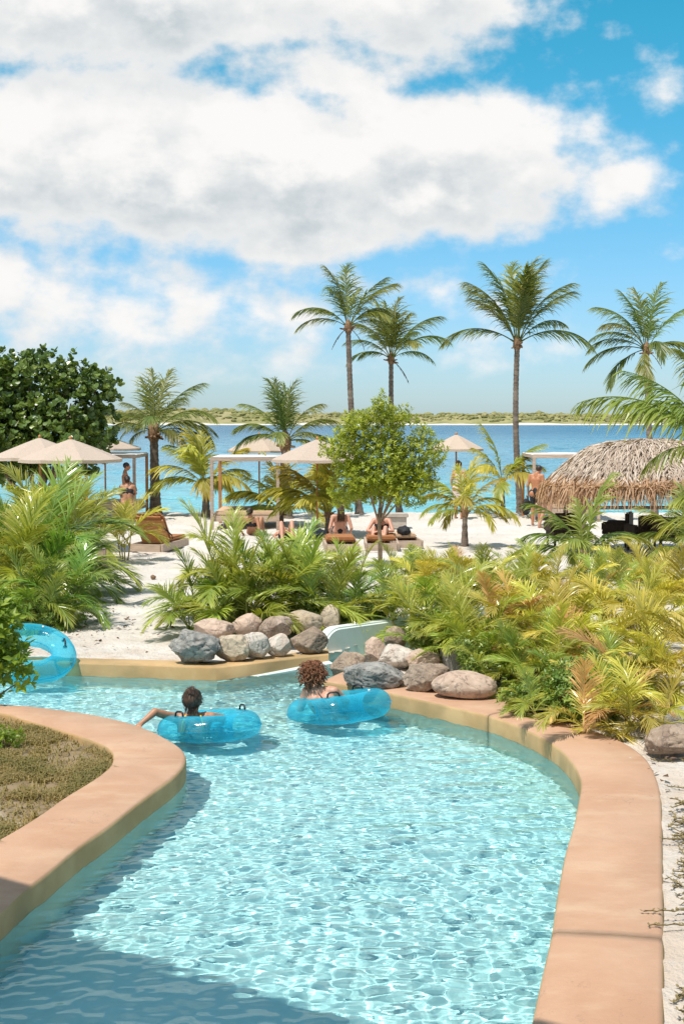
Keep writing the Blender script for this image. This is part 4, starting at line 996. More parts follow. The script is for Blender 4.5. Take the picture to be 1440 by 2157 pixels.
# ================================================================== PEOPLE
def capsule(P, p0, p1, r0, r1, n=12):
    p0, p1 = Vector(p0), Vector(p1); ax = p1 - p0; L = ax.length
    if L < 1e-5: ax = Vector((0, 0, 1)); L = 1e-5
    ax = ax / L; pts, rad = [], []
    for t in np.linspace(-math.pi / 2 + 0.12, 0, 5): pts.append(p0 + ax * (r0 * math.sin(t))); rad.append(r0 * math.cos(t))
    for k in (0.33, 0.66): pts.append(p0.lerp(p1, k)); rad.append(r0 + (r1 - r0) * k)
    for t in np.linspace(0, math.pi / 2 - 0.12, 5): pts.append(p1 + ax * (r1 * math.sin(t))); rad.append(r1 * math.cos(t))
    v, f = tube_data(pts, rad, n); P.add(v, f)
def blob(P, c, r, rot=None, sub=2, wob=0.0, seed=0):
    bm = bmesh.new(); bmesh.ops.create_icosphere(bm, subdivisions=sub, radius=1)
    mt = rot.to_matrix() if rot else Matrix.Identity(3)
    vs = [Vector(c) + mt @ Vector((v.co.x * r[0], v.co.y * r[1], v.co.z * r[2])) * (1 + wob * mnoise.noise(v.co * 2.6 + Vector((seed, 0, 0)))) for v in bm.verts]
    fs = [[v.index for v in f.verts] for f in bm.faces]; bm.free(); P.add(vs, fs)
def fuse(name, P, voxel, mat, smooth_it=4):
    """one continuous skin over the gathered volumes"""
    tmp = bpy.data.objects.new('tmp', from_data('tmp', P.v, P.f)); COL.objects.link(tmp)
    md = tmp.modifiers.new('r', 'REMESH'); md.mode = 'VOXEL'; md.voxel_size = voxel
    ms = tmp.modifiers.new('s', 'SMOOTH'); ms.factor = 0.5; ms.iterations = smooth_it
    dg = bpy.context.evaluated_depsgraph_get(); ev = tmp.evaluated_get(dg)
    me = bpy.data.meshes.new_from_object(ev); me.name = name
    bpy.data.objects.remove(tmp)
    me.materials.clear(); me.materials.append(mat)
    me.polygons.foreach_set('use_smooth', [True] * len(me.polygons))
    return me
V = Vector
STAND = dict(pelvis=V((0, 0, .95)), waist=V((0, 0, 1.10)), chest=V((0, .0, 1.30)), neck=V((0, -.01, 1.47)), head=V((0, .02, 1.62)),
             shL=V((-.18, 0, 1.41)), elL=V((-.24, -.02, 1.14)), haL=V((-.25, .06, .90)), shR=V((.18, 0, 1.41)), elR=V((.24, -.02, 1.14)), haR=V((.25, .06, .90)),
             hipL=V((-.09, 0, .93)), knL=V((-.10, .02, .50)), anL=V((-.10, -.02, .08)), toL=V((-.12, .14, .035)), hipR=V((.09, 0, .93)), knR=V((.10, .02, .50)), anR=V((.10, -.02, .08)), toR=V((.12, .14, .035)))
def hand(P, el, w, k):
    d = (w - el).normalized(); x = d.cross(V((0, 0, 1)))
    if x.length < 0.1: x = d.cross(V((0, 1, 0)))
    x.normalize(); z = x.cross(d)
    pc = w + d * 0.045 * k
    blob(P, pc, (0.040 * k, 0.050 * k, 0.018 * k), Matrix((x, d, z)).transposed().to_quaternion() if False else None)
    capsule(P, w, pc + d * 0.03 * k, 0.026 * k, 0.028 * k, 8)
    for i, (o, l) in enumerate(((-.028, .060), (-.010, .075), (.010, .070), (.027, .055))):
        b0 = pc + x * o * k + d * 0.035 * k; b1 = b0 + d * l * 0.55 * k - z * 0.008 * k; b2 = b1 + (d * 0.8 - z * 0.6).normalized() * l * 0.5 * k
        capsule(P, b0, b1, 0.0095 * k, 0.009 * k, 6); capsule(P, b1, b2, 0.009 * k, 0.0075 * k, 6)
    t0 = pc - x * 0.03 * k; capsule(P, t0, t0 + (d * 0.6 - x * 0.7).normalized() * 0.055 * k, 0.012 * k, 0.009 * k, 6)
def body(J, voxel, mat, k=1.0, fem=0.0):
    P = Pile()
    c = capsule
    hw = (J['hipR'] - J['hipL']).normalized()
    for sx in (-1, 1):
        c(P, J['pelvis'] + hw * sx * 0.055 * k, J['waist'] + hw * sx * 0.045 * k, (0.105 + 0.01 * fem) * k, (0.088 - 0.008 * fem) * k)
        sw = (J['shR'] - J['shL']).normalized()
        c(P, J['waist'] + hw * sx * 0.045 * k, J['chest'] + sw * sx * 0.065 * k, (0.088 - 0.008 * fem) * k, 0.105 * k)
        c(P, J['chest'] + sw * sx * 0.065 * k, (J['shR'] if sx > 0 else J['shL']) + sw * (-sx) * 0.05 * k, 0.10 * k, 0.062 * k)
    c(P, J['shL'], J['shR'], 0.055 * k, 0.055 * k)
    c(P, J['chest'].lerp(J['neck'], .6), J['neck'], 0.075 * k, 0.055 * k); c(P, J['neck'], J['head'] - V((0, 0, .05 * k)), 0.052 * k, 0.050 * k)
    hd = J['head']; fw = J.get('face', V((0, 1, 0))).normalized(); rt = fw.cross(V((0, 0, 1))).normalized(); up = rt.cross(fw)
    rot = Matrix((rt, fw, up)).transposed().to_quaternion()
    blob(P, hd + up * .02 * k - fw * .005, (0.076 * k, 0.094 * k, 0.098 * k), rot); blob(P, hd + fw * .022 * k - up * .055 * k, (0.056 * k, 0.066 * k, 0.064 * k), rot)
    c(P, hd + fw * .09 * k + up * .012 * k, hd + fw * .108 * k - up * .022 * k, 0.009 * k, 0.014 * k, 8)                 # nose
    for sx in (-1, 1):
        blob(P, hd + rt * sx * .078 * k - fw * .012 * k - up * .005 * k, (0.012 * k, 0.022 * k, 0.032 * k), rot, 1)          # ears
        blob(P, hd + rt * sx * .033 * k + fw * .085 * k + up * .02 * k, (0.020 * k, 0.012 * k, 0.010 * k), rot, 1)           # brow
    c(P, hd + fw * .088 * k - up * .058 * k - rt * .02 * k, hd + fw * .088 * k - up * .058 * k + rt * .02 * k, 0.009 * k, 0.009 * k, 8)   # lips
    for s in 'LR':
        c(P, J['sh' + s], J['el' + s], 0.052 * k, 0.038 * k); c(P, J['el' + s], J['ha' + s], 0.040 * k, 0.026 * k); hand(P, J['el' + s], J['ha' + s], k)
        c(P, J['hip' + s], J['kn' + s], 0.092 * k, 0.056 * k); c(P, J['kn' + s], J['kn' + s].lerp(J['an' + s], .35), 0.054 * k, 0.056 * k); c(P, J['kn' + s].lerp(J['an' + s], .35), J['an' + s], 0.056 * k, 0.036 * k)
        c(P, J['an' + s] - V((0, 0, .03 * k)), J['to' + s], 0.036 * k, 0.026 * k)
        blob(P, J['hip' + s] - V((0, .06, .0)) * k + V((0, 0, -.02)), (0.095 * k, 0.085 * k, 0.10 * k))
    return fuse('body', P, voxel, mat)
def skin(name, c):
    m, b, out = newmat(name)
    tcn = b.n('ShaderNodeTexCoord'); f = b.noise(tcn.outputs['Object'], 9, 4)
    col = b.mix(f, rgba(c), rgba((c[0] * .82, c[1] * .74, c[2] * .68)))
    p = b.n('ShaderNodeBsdfPrincipled'); b.put(p.inputs['Base Color'], col); p.inputs['Roughness'].default_value = 0.5
    p.inputs['Subsurface Weight'].default_value = 0.15; p.inputs['Subsurface Radius'].default_value = (0.02, 0.008, 0.005); p.inputs['Subsurface Scale'].default_value = 0.5
    b.t.links.new(p.outputs[0], out.inputs[0]); return m
SK_T = skin('tanned_skin', (0.45, 0.225, 0.13)); SK_P = skin('fair_sunburnt_skin', (0.58, 0.31, 0.215)); SK_O = skin('bronzed_skin', (0.50, 0.22, 0.11))
HAIR_D = surf('dark_brown_hair', (0.022, 0.012, 0.008), (0.05, 0.028, 0.018), 20, 0.45, 0.3, 60, spec=0.5, stretch=(3, 3, 1))
HAIR_A = surf('wet_brown_hair', (0.045, 0.022, 0.012), (0.12, 0.062, 0.034), 26, 0.4, 0.3, 60, spec=0.6, stretch=(3, 3, 1))
HAIR_R = surf('auburn_hair', (0.16, 0.055, 0.022), (0.30, 0.125, 0.055), 20, 0.5, 0.3, 60, spec=0.5)
HAIR_B = surf('brown_hair', (0.05, 0.028, 0.015), (0.11, 0.062, 0.034), 20, 0.5, 0.3, 60, spec=0.5)
M['swim_yellow'] = surf('yellow_strap', (0.70, 0.42, 0.03), (0.75, 0.5, 0.06), 10, 0.6)
M['swim_pink'] = surf('pale_swimwear', (0.62, 0.50, 0.46), (0.70, 0.58, 0.54), 10, 0.7)
def hair_cap(J, mat, style, seed, k=1.0):
    P = Pile(); rs = random.Random(seed); hd = J['head']; fw = J.get('face', V((0, 1, 0))).normalized(); rt = fw.cross(V((0, 0, 1))).normalized(); up = rt.cross(fw)
    rot = Matrix((rt, fw, up)).transposed().to_quaternion()
    blob(P, hd + up * .038 * k - fw * .022 * k, (0.085 * k, 0.095 * k, 0.092 * k), rot, 3, 0.10, seed)
    def strand(p0, pts, r):
        v, f = tube_data([p0] + pts, [r] * (len(pts)) + [r * .3], 4); P.add(v, f)
    if style in ('bun', 'tail'):
        bc = hd + up * .110 * k - fw * .068 * k if style == 'bun' else hd - fw * .10 * k + up * .02 * k
        blob(P, bc, (0.042 * k, 0.042 * k, 0.042 * k), rot, 3, 0.35, seed + 1)
        for i in range(220):
            d = (rt * rs.uniform(-1, 1) + up * rs.uniform(-.75, 1) - fw * rs.uniform(-.35, 1)).normalized()
            q = hd + up * .035 * k - fw * .02 * k + V((d.x, d.y, d.z)) * .093 * k
            strand(q, [q.lerp(bc, .35) + d * .012 * k, q.lerp(bc, .7) + d * .010 * k, bc + d * .02 * k], 0.0035 * k)
        if style == 'bun':
            for i in range(60):
                d = (rt * rs.uniform(-1, 1) + up * rs.uniform(-.6, 1) - fw * rs.uniform(-.2, 1)).normalized(); q = bc + d * .03 * k
                strand(q, [q + d * .015 * k + up * .01, q + d * .022 * k + V((rs.uniform(-.02, .02), rs.uniform(-.02, .02), -.01)) * k], 0.003 * k)
        for i in range(40):
            q = hd - fw * .075 * k - up * rs.uniform(.0, .04) * k + rt * rs.uniform(-.06, .06) * k
            strand(q, [q - up * .03 * k - fw * .012 * k, q - up * .065 * k + rt * rs.uniform(-.02, .02)], 0.003 * k)
    elif style == 'curly':
        for i in range(520):
            d = (rt * rs.gauss(0, 1) + up * rs.gauss(.25, 1) - fw * rs.gauss(.3, 1)).normalized()
            if d.dot(fw) > 0.6 and d.dot(up) < 0.45: continue
            q = hd + up * .03 * k - fw * .015 * k + d * .082 * k; a = rs.uniform(0, 6.28); o1 = d.orthogonal().normalized(); o2 = d.cross(o1); pts = []
            rr = rs.uniform(.009, .017) * k; ln_ = rs.uniform(.035, .085) * k
            for j in range(1, 8):
                an = a + j * 1.15; pts.append(q + d * (ln_ * j / 7) + (o1 * math.cos(an) + o2 * math.sin(an)) * rr - V((0, 0, .03 * k * (j / 7) ** 2)))
            strand(q, pts, 0.0042 * k)
    elif style == 'long':
        for i in range(160):
            d = (rt * rs.uniform(-1, 1) + up * rs.uniform(-.3, .8) - fw * rs.uniform(.1, 1)).normalized()
            q = hd + up * .035 * k - fw * .02 * k + d * .09 * k; e = hd - fw * rs.uniform(.06, .12) * k + rt * rs.uniform(-.10, .10) * k - up * rs.uniform(.16, .30) * k
            strand(q, [q.lerp(e, .4) - fw * .03 * k, q.lerp(e, .75) - fw * .015 * k, e], 0.006 * k)
    me = from_data('hair', P.v, P.f, mat, True); return me
BAND = 'band'
def garment(J, segs, mat, voxel=0.014):
    P = Pile()
    if segs == BAND:
        sw = (J['shR'] - J['shL']).normalized(); dn = (J['waist'] - J['chest']).normalized()
        for sx in (-.07, 0, .07): capsule(P, J['chest'] + sw * sx + dn * .01, J['chest'] + sw * sx + dn * .045, .108, .106)
        segs = []
    for a, b_, t, r0, r1 in segs:
        p0 = J[a] if isinstance(a, str) else a; p1 = J[b_] if isinstance(b_, str) else b_
        capsule(P, p0, p0.lerp(p1, t), r0, r1)
    return fuse('garment', P, voxel, mat, 2)
def person(label, loc, rz, J, skinm, hairm, style, seed, voxel=0.016, clothes=(), group=None, k=1.0, fem=0.0):
    t = thing('person', label, 'person', loc, rz, group)
    J = {**STAND, **J}
    bo = link('body', body(J, voxel, skinm, k, fem), t)
    link('hair', hair_cap(J, hairm, style, seed, k * (1.14 if voxel < 0.01 else 1)), t)
    for nm, segs, mt in clothes: link(nm, garment(J, segs, mt), t)
    RECEIVERS.append(bo)
    return t, J
SHORTS = [('pelvis', 'waist', .35, .135, .118), ('hipL', 'knL', .6, .118, .088), ('hipR', 'knR', .6, .118, .088), ('hipL', 'hipR', 1.0, .125, .125)]
BRIEF = [('hipL', 'hipR', 1.0, .108, .108), ('pelvis', 'waist', .25, .128, .118), ('hipL', 'knL', .12, .112, .104), ('hipR', 'knR', .12, .112, .104)]
# bather in the left ring: seen from behind, left arm along the rim
JA = dict(pelvis=V((.03, .10, -.42)), waist=V((.01, .06, -.26)), chest=V((0, .02, -.06)), neck=V((-.005, .0, .115)), head=V((-.01, .02, .235)),
          shL=V((-.17, .0, .075)), elL=V((-.36, -.20, .185)), haL=V((-.47, -.30, .10)), shR=V((.17, .02, .085)), elR=V((.27, .17, .05)), haR=V((.26, .36, -.02)),
          hipL=V((-.07, .12, -.44)), knL=V((-.10, .50, -.52)), anL=V((-.12, .86, -.66)), toL=V((-.12, .98, -.62)), hipR=V((.12, .12, -.44)), knR=V((.15, .52, -.50)), anR=V((.16, .86, -.64)), toR=V((.17, .98, -.60)), face=V((.12, 1, .05)))
pa, J = person('dark-haired bather with top bun and yellow strap lounging in the left blue ring', (-1.475, 14.02, 0.055), 0, JA, SK_T, HAIR_A, 'bun', 3, 0.009, fem=1.0)
for sx in (-.10, .10):
    link('swim_strap', tube_mesh('swim_strap', [V((sx * .75, -.075, .125)), V((sx, -.10, .05)), V((sx * 1.1, -.10, -.08))], [.008] * 3, M['swim_yellow'], 6), pa)
# bather in the right ring: curly hair, leaning left
JB = dict(pelvis=V((.16, -.02, -.22)), waist=V((.11, .0, -.06)), chest=V((.04, .0, .10)), neck=V((-.035, .03, .245)), head=V((-.075, .07, .345)),
          shL=V((-.12, .06, .185)), elL=V((-.19, .10, -.02)), haL=V((-.17, .24, -.10)), shR=V((.17, -.02, .20)), elR=V((.30, .10, .08)), haR=V((.28, .30, .05)),
          hipL=V((.08, .0, -.24)), knL=V((-.02, .44, -.20)), anL=V((-.06, .72, -.42)), toL=V((-.08, .86, -.40)), hipR=V((.25, -.02, -.24)), knR=V((.26, .46, -.16)), anR=V((.24, .76, -.40)), toR=V((.24, .90, -.36)), face=V((-.85, .6, -.12)))
pb, J = person('curly red-haired bather with black bikini strap leaning in the right blue ring', (-.255, 14.92, 0.035), 0, JB, SK_P, HAIR_R, 'curly', 5, 0.009, fem=1.0)
link('swim_strap', tube_mesh('swim_strap', [V((.005, -.115, .20)), V((.06, -.118, .13)), V((.135, -.10, .03))], [.006] * 3, M['black_plastic'], 6), pb)
link('swim_strap', tube_mesh('swim_strap', [V((-.07, -.06, .05)), V((.04, -.115, .035)), V((.14, -.10, .03))], [.008] * 3, M['black_plastic'], 6), pb)

# people on the beach
def face_to(px, Y): return 0
pc, J = person('shirtless bronzed man in dark shorts standing by the left canopy bed', at_dist(264, 41.5), -1.35, dict(elL=V((-.22, .12, 1.18)), haL=V((-.10, .25, 1.05)), elR=V((.22, .10, 1.16)), haR=V((.10, .26, 1.0)), head=V((0, .05, 1.61))), SK_O, HAIR_D, 'short', 11, clothes=[('shorts', SHORTS, M['dark'])])
SIT = dict(pelvis=V((0, 0, .12)), waist=V((0, -.03, .27)), chest=V((0, 0, .46)), neck=V((0, .03, .62)), head=V((0, .07, .76)), shL=V((-.18, .02, .57)), shR=V((.18, .02, .57)),
           elL=V((-.25, .14, .36)), haL=V((-.15, .34, .32)), elR=V((.25, .14, .36)), haR=V((.15, .34, .32)),
           hipL=V((-.09, .02, .12)), hipR=V((.09, .02, .12)), knL=V((-.14, .38, .42)), knR=V((.14, .38, .42)), anL=V((-.13, .62, .08)), anR=V((.13, .62, .08)), toL=V((-.14, .78, .04)), toR=V((.14, .78, .04)))
RECLINE = {**SIT, 'pelvis': V((0, .1, .12)), 'waist': V((0, -.02, .22)), 'chest': V((0, -.14, .36)), 'neck': V((0, -.22, .48)), 'head': V((0, -.25, .62)), 'shL': V((-.18, -.19, .45)), 'shR': V((.18, -.19, .45)), 'elL': V((-.26, -.30, .18)), 'elR': V((.26, -.30, .18)), 'haL': V((-.24, -.08, .06)), 'haR': V((.24, -.08, .06)), 'hipL': V((-.09, .12, .12)), 'hipR': V((.09, .12, .12))}
g = at_dist(268, 40.6); g.z += 0.50
person('dark-haired person sitting low in front of the standing bronzed man', g, 0.2, SIT, SK_T, HAIR_D, 'tail', 12, clothes=[('swim_top', BAND, M['dark'])])
g = base_of(1128, 1108)
pd, J = person('man in black shorts standing at the left of the thatched hut', g, -0.5, dict(haL=V((-.28, .10, .88)), head=V((.05, .10, 1.58))), SK_O, HAIR_D, 'short', 13, clothes=[('shorts', SHORTS, M['dark'])])
hb = g + Matrix.Rotation(-0.5, 3, 'Z') @ V((-.28, .10, .88)) + V((-0.05, 0.0, -.36))
P = Pile(); blob(P, (0, 0, 0), (.13, .07, .24), None, 3, .18, 4)
t = thing('beach_bag', 'black bag hanging from the hand of the man in black shorts', 'bag', hb)
link('bag_body', P.mesh('bag_body', M['dark'], True), t); link('bag_strap', tube_mesh('bag_strap', [V((-.04, 0, .18)), V((0, 0, .34)), V((.04, 0, .18))], [.012] * 3, M['dark'], 6), t)
person('bather with bare legs bending forward beside the man in black shorts', base_of(1149, 1114), -1.0,
       dict(pelvis=V((0, -.05, .92)), waist=V((0, .05, 1.05)), chest=V((0, .22, 1.16)), neck=V((0, .38, 1.22)), head=V((0, .50, 1.22)), shL=V((-.17, .32, 1.20)), shR=V((.17, .32, 1.20)), elL=V((-.2, .40, .95)), elR=V((.2, .40, .95)), haL=V((-.15, .5, .75)), haR=V((.15, .5, .75)),
            knL=V((-.11, .03, .50)), anL=V((-.16, -.12, .08)), toL=V((-.18, .04, .035)), knR=V((.10, .05, .50)), anR=V((.12, .10, .08)), toR=V((.13, .26, .035))), SK_P, HAIR_B, 'long', 14, clothes=[('swim_bottom', BRIEF, M['swim_pink'])], fem=1.0)
g = base_of(716, 1146); g.z += 0.22
person('long-haired sunbather seen from behind sitting on the middle lounger', g, 0.05, RECLINE, SK_P, HAIR_B, 'long', 15, clothes=[('swim_bottom', [('hipL', 'hipR', 1, .112, .112), ('pelvis', 'waist', .3, .132, .125)], M['dark'])], fem=1.0)
g = base_of(803, 1150); g.z += 0.04
person('sunbather hugging the knees behind the thin tree trunk', g, math.pi - .15, {**SIT, 'haL': V((-.02, .46, .34)), 'haR': V((.02, .46, .30)), 'elL': V((-.30, .26, .34)), 'elR': V((.30, .26, .34)), 'head': V((0, .24, .64)), 'neck': V((0, .13, .58))}, SK_P, HAIR_D, 'tail', 16, fem=1.0, clothes=[('swim_top', BAND, M['dark'])])
person('sunbather lying on the sand with knees raised, below the yellow young palm', base_of(603, 1140), math.pi + .1,
       dict(pelvis=V((0, -.1, .12)), waist=V((0, -.26, .13)), chest=V((0, -.48, .15)), neck=V((0, -.66, .17)), head=V((0, -.80, .20)), shL=V((-.18, -.58, .15)), shR=V((.18, -.58, .15)), elL=V((-.28, -.40, .10)), elR=V((.28, -.40, .10)), haL=V((-.25, -.18, .08)), haR=V((.25, -.18, .08)),
            hipL=V((-.09, -.08, .12)), hipR=V((.09, -.08, .12)), knL=V((-.12, .25, .48)), knR=V((.14, .27, .47)), anL=V((-.12, .50, .09)), anR=V((.13, .52, .09)), toL=V((-.13, .66, .045)), toR=V((.14, .68, .045)), face=V((0, .3, 1))), SK_P, HAIR_B, 'short', 17, clothes=[('shorts', BRIEF, M['dark'])])
person('dark-haired woman standing at the water under the right umbrella', at_dist(966, 42.5), -0.6, {}, SK_T, HAIR_D, 'bun', 18, fem=1.0, clothes=[('sun_dress', [('chest', 'waist', 1.0, .128, .12), ('waist', 'pelvis', 1.0, .12, .14), ('hipL', 'knL', .7, .13, .12), ('hipR', 'knR', .7, .13, .12)], M['swim_pink'])])
g = base_of(532, 1128)
person('dark-haired person sitting in the sand before the canopy bed', g, -.2, RECLINE, SK_T, HAIR_D, 'tail', 19, clothes=[('swim_top', BAND, M['dark'])])

# ================================================================== INFLATABLE RINGS
m, b, out = newmat('blue_vinyl')
lw = b.n('ShaderNodeLayerWeight'); lw.inputs[0].default_value = 0.35
tr = b.n('ShaderNodeBsdfTransparent'); tr.inputs[0].default_value = (0.52, 0.93, 0.99, 1)
p = b.n('ShaderNodeBsdfPrincipled'); p.inputs['Base Color'].default_value = (0.06, 0.58, 0.82, 1); p.inputs['Roughness'].default_value = 0.13; p.inputs['Specular IOR Level'].default_value = 0.6
tcn = b.n('ShaderNodeTexCoord'); bn = b.n('ShaderNodeBump'); bn.inputs['Strength'].default_value = 0.25; bn.inputs['Distance'].default_value = 0.02
b.put(bn.inputs['Height'], b.noise(tcn.outputs['Object'], 9, 4, 0.6)); b.put(p.inputs['Normal'], bn.outputs[0])
tl = b.n('ShaderNodeBsdfTranslucent'); tl.inputs[0].default_value = (0.10, 0.72, 0.92, 1)
mx0 = b.n('ShaderNodeMixShader'); mx0.inputs[0].default_value = 0.35; b.t.links.new(p.outputs[0], mx0.inputs[1]); b.t.links.new(tl.outputs[0], mx0.inputs[2])
mx = b.n('ShaderNodeMixShader'); b.put(mx.inputs[0], b.ramp(lw.outputs['Facing'], 0.0, 0.9, 0.20, 0.66, False)); b.t.links.new(tr.outputs[0], mx.inputs[1]); b.t.links.new(mx0.outputs[0], mx.inputs[2])
b.t.links.new(mx.outputs[0], out.inputs[0]); M['vinyl'] = m
def ring(label, loc, rot, Rm, r, seed, handles, name='swim_ring'):
    t = thing(name, label, 'swim ring', loc, 0, 'blue inflatable swim rings'); t.rotation_euler = rot
    vs, fs = [], []; nM, nm = 120, 28; rs = random.Random(seed)
    for i in range(nM):
        a = 2 * math.pi * i / nM
        for j in range(nm):
            q = 2 * math.pi * j / nm
            inn = max(0, -math.cos(q)) ** 2
            rr = r * (1 - 0.07 * inn * (0.5 + 0.5 * math.sin(a * 26 + math.sin(a * 7) * 2)) - 0.025 * abs(math.sin(a * 4)) ** 12 + 0.012 * mnoise.noise(V((math.cos(a) * 3, math.sin(a) * 3, q + seed))))
            vs.append(((Rm + rr * math.cos(q)) * math.cos(a), (Rm + rr * math.cos(q)) * math.sin(a), rr * 0.95 * math.sin(q)))
    for i in range(nM):
        for j in range(nm):
            fs.append((i * nm + j, ((i + 1) % nM) * nm + j, ((i + 1) % nM) * nm + (j + 1) % nm, i * nm + (j + 1) % nm))
    RECEIVERS.append(link('ring_body', from_data('ring_body', vs, fs, M['vinyl'], True), t))
    for rad, z in ((Rm - r * 0.93, 0.0), (Rm + r * 1.0, 0.0)):
        n = 72; v, f = [], []
        for i in range(n):
            a = 2 * math.pi * i / n
            for (dr, dz) in ((-.006, -.003), (.006, -.003), (.006, .003), (-.006, .003)): v.append(((rad + dr) * math.cos(a), (rad + dr) * math.sin(a), z + dz))
        for i in range(n):
            for k in range(4): f.append((i * 4 + k, ((i + 1) % n) * 4 + k, ((i + 1) % n) * 4 + (k + 1) % 4, i * 4 + (k + 1) % 4))
        link('weld_seam', from_data('weld_seam', v, f, M['vinyl'], True), t)
    for a in handles:
        h = thing('handle', None, None); h.parent = t
        bpy.data.objects.remove(h)
        c = V((Rm * math.cos(a), Rm * math.sin(a), r * .95)); tg = V((-math.sin(a), math.cos(a), 0))
        pts = [c - tg * .065 + V((0, 0, -.012)), c - tg * .055 + V((0, 0, .03)), c - tg * .03 + V((0, 0, .045)), c + tg * .03 + V((0, 0, .045)), c + tg * .055 + V((0, 0, .03)), c + tg * .065 + V((0, 0, -.012))]
        hd = link('handle', tube_mesh('handle', pts, [.010] * 6, M['black_plastic'], 8), t)
        for sg in (-1, 1):
            link('handle_pad', box_mesh('handle_pad', (.05, .05, .010), M['black_plastic'], .003, c + tg * sg * .066 + V((0, 0, -.010)), Euler((0, 0, a))), hd)
    va = handles[0] + 1.1
    link('valve', tube_mesh('valve', [V(((Rm) * math.cos(va), Rm * math.sin(va), r * .93)), V((Rm * math.cos(va), Rm * math.sin(va), r * .93 + .018))], [.014, .011], M['white_cloth'], 10), t)
    return t
ring('blue inflatable ring holding the dark-haired bather', (-1.315, 13.98, 0.055), (R(-7), R(-1), 0.3), 0.365, 0.15, 1, (0.2, 3.6))
ring('blue inflatable ring holding the curly red-haired bather', (-0.03, 14.78, 0.085), (R(-8), R(-7), 0.1), 0.395, 0.155, 2, (-1.75, 0.9))
ring('turquoise inflatable ring leaning on the ledge at the left, behind the lime bush', (-3.76, 17.02, 0.29), (R(25), R(6), 0.2), 0.40, 0.15, 3, (0.15, 3.2))

# ================================================================== BEACH FURNITURE
def umbrella(label, px, Y, rad, ez, az, seed, lean=0.0):
    b0 = at_dist(px, Y); t = thing('beach_umbrella', label, 'umbrella', b0, seed * 0.37, 'woven beach umbrellas'); zo = -b0.z
    n, k = 8, 6; vs, fs = [], []; rot0 = -seed * 0.37 + math.pi / 8
    for i in range(n):
        a0_, a1_ = rot0 + 2 * math.pi * i / n, rot0 + 2 * math.pi * (i + 1) / n
        for j in range(k + 1):
            q = j / k
            for w_ in (0, .25, .5, .75, 1):
                a_ = V((math.cos(a0_), math.sin(a0_), 0)).lerp(V((math.cos(a1_), math.sin(a1_), 0)), w_)
                sag = 0.012 * math.sin(math.pi * w_) * q
                vs.append((a_.x * rad * q, a_.y * rad * q, zo + az + (ez - az) * (q ** 1.08) - sag))
        o = i * (k + 1) * 5
        for j in range(k):
            for w_ in range(4): fs.append((o + j * 5 + w_, o + (j + 1) * 5 + w_, o + (j + 1) * 5 + w_ + 1, o + j * 5 + w_ + 1))
    me = from_data('canopy', vs, fs, M['canvas']); bm = bmesh.new(); bm.from_mesh(me); bmesh.ops.remove_doubles(bm, verts=bm.verts[:], dist=0.002); bmesh.ops.recalc_face_normals(bm, faces=bm.faces[:]); bm.to_mesh(me); bm.free()
    cn = link('canopy', me, t); sm = cn.modifiers.new('t', 'SOLIDIFY'); sm.thickness = 0.012
    vv, ff = [], []
    for i in range(n):                       # hem hanging from the edge
        a0_, a1_ = rot0 + 2 * math.pi * i / n, rot0 + 2 * math.pi * (i + 1) / n
        hem = [V((math.cos(a0_) * rad, math.sin(a0_) * rad, zo + ez)), V((math.cos(a1_) * rad, math.sin(a1_) * rad, zo + ez))]
        m_ = hem[0].lerp(hem[1], .5) - V((0, 0, .012)); q = [hem[0], m_, hem[1], hem[1] - V((0, 0, .07)), m_ - V((0, 0, .07)), hem[0] - V((0, 0, .07))]
        o = len(vv); vv += q; ff += [(o, o + 1, o + 4, o + 5), (o + 1, o + 2, o + 3, o + 4)]
        link('rib', tube_mesh('rib', [V((math.cos(a0_) * .04, math.sin(a0_) * .04, zo + az - .06)), V((math.cos(a0_) * rad * .99, math.sin(a0_) * rad * .99, zo + ez - .022))], [.012, .009], M['wood_warm'], 5), t)
    link('hem', from_data('hem', vv, ff, M['canvas']), cn)
    link('pole', tube_mesh('pole', [V((0, 0, -.1)), V((0, 0, zo + az))], [.026, .026], M['wood_warm'], 10), t)
    link('finial', tube_mesh('finial', [V((0, 0, zo + az - .02)), V((0, 0, zo + az + .05)), V((0, 0, zo + az + .07))], [.035, .03, .01], M['wood_warm'], 8), t)
    return t
umbrella('woven umbrella at the left frame edge, behind the front left one', 85, 33.5, 1.14, 2.24, 2.69, 1)
umbrella('frontmost woven umbrella over the left palms, widest of three', 150, 32, 1.18, 2.23, 2.68, 0)
umbrella('woven umbrella behind the left canopy bed, at the foot of the dark tree', 222, 44, 1.14, 2.24, 2.62, 2)
umbrella('far woven umbrella above the middle canopy bed', 546, 45.3, 1.06, 2.15, 2.64, 3)
umbrella('woven umbrella between the middle canopy bed and the round tree', 668, 36, 1.22, 2.12, 2.62, 4)
umbrella('single woven umbrella right of the round tree by the sea', 960, 45.2, 0.90, 2.20, 2.65, 5)

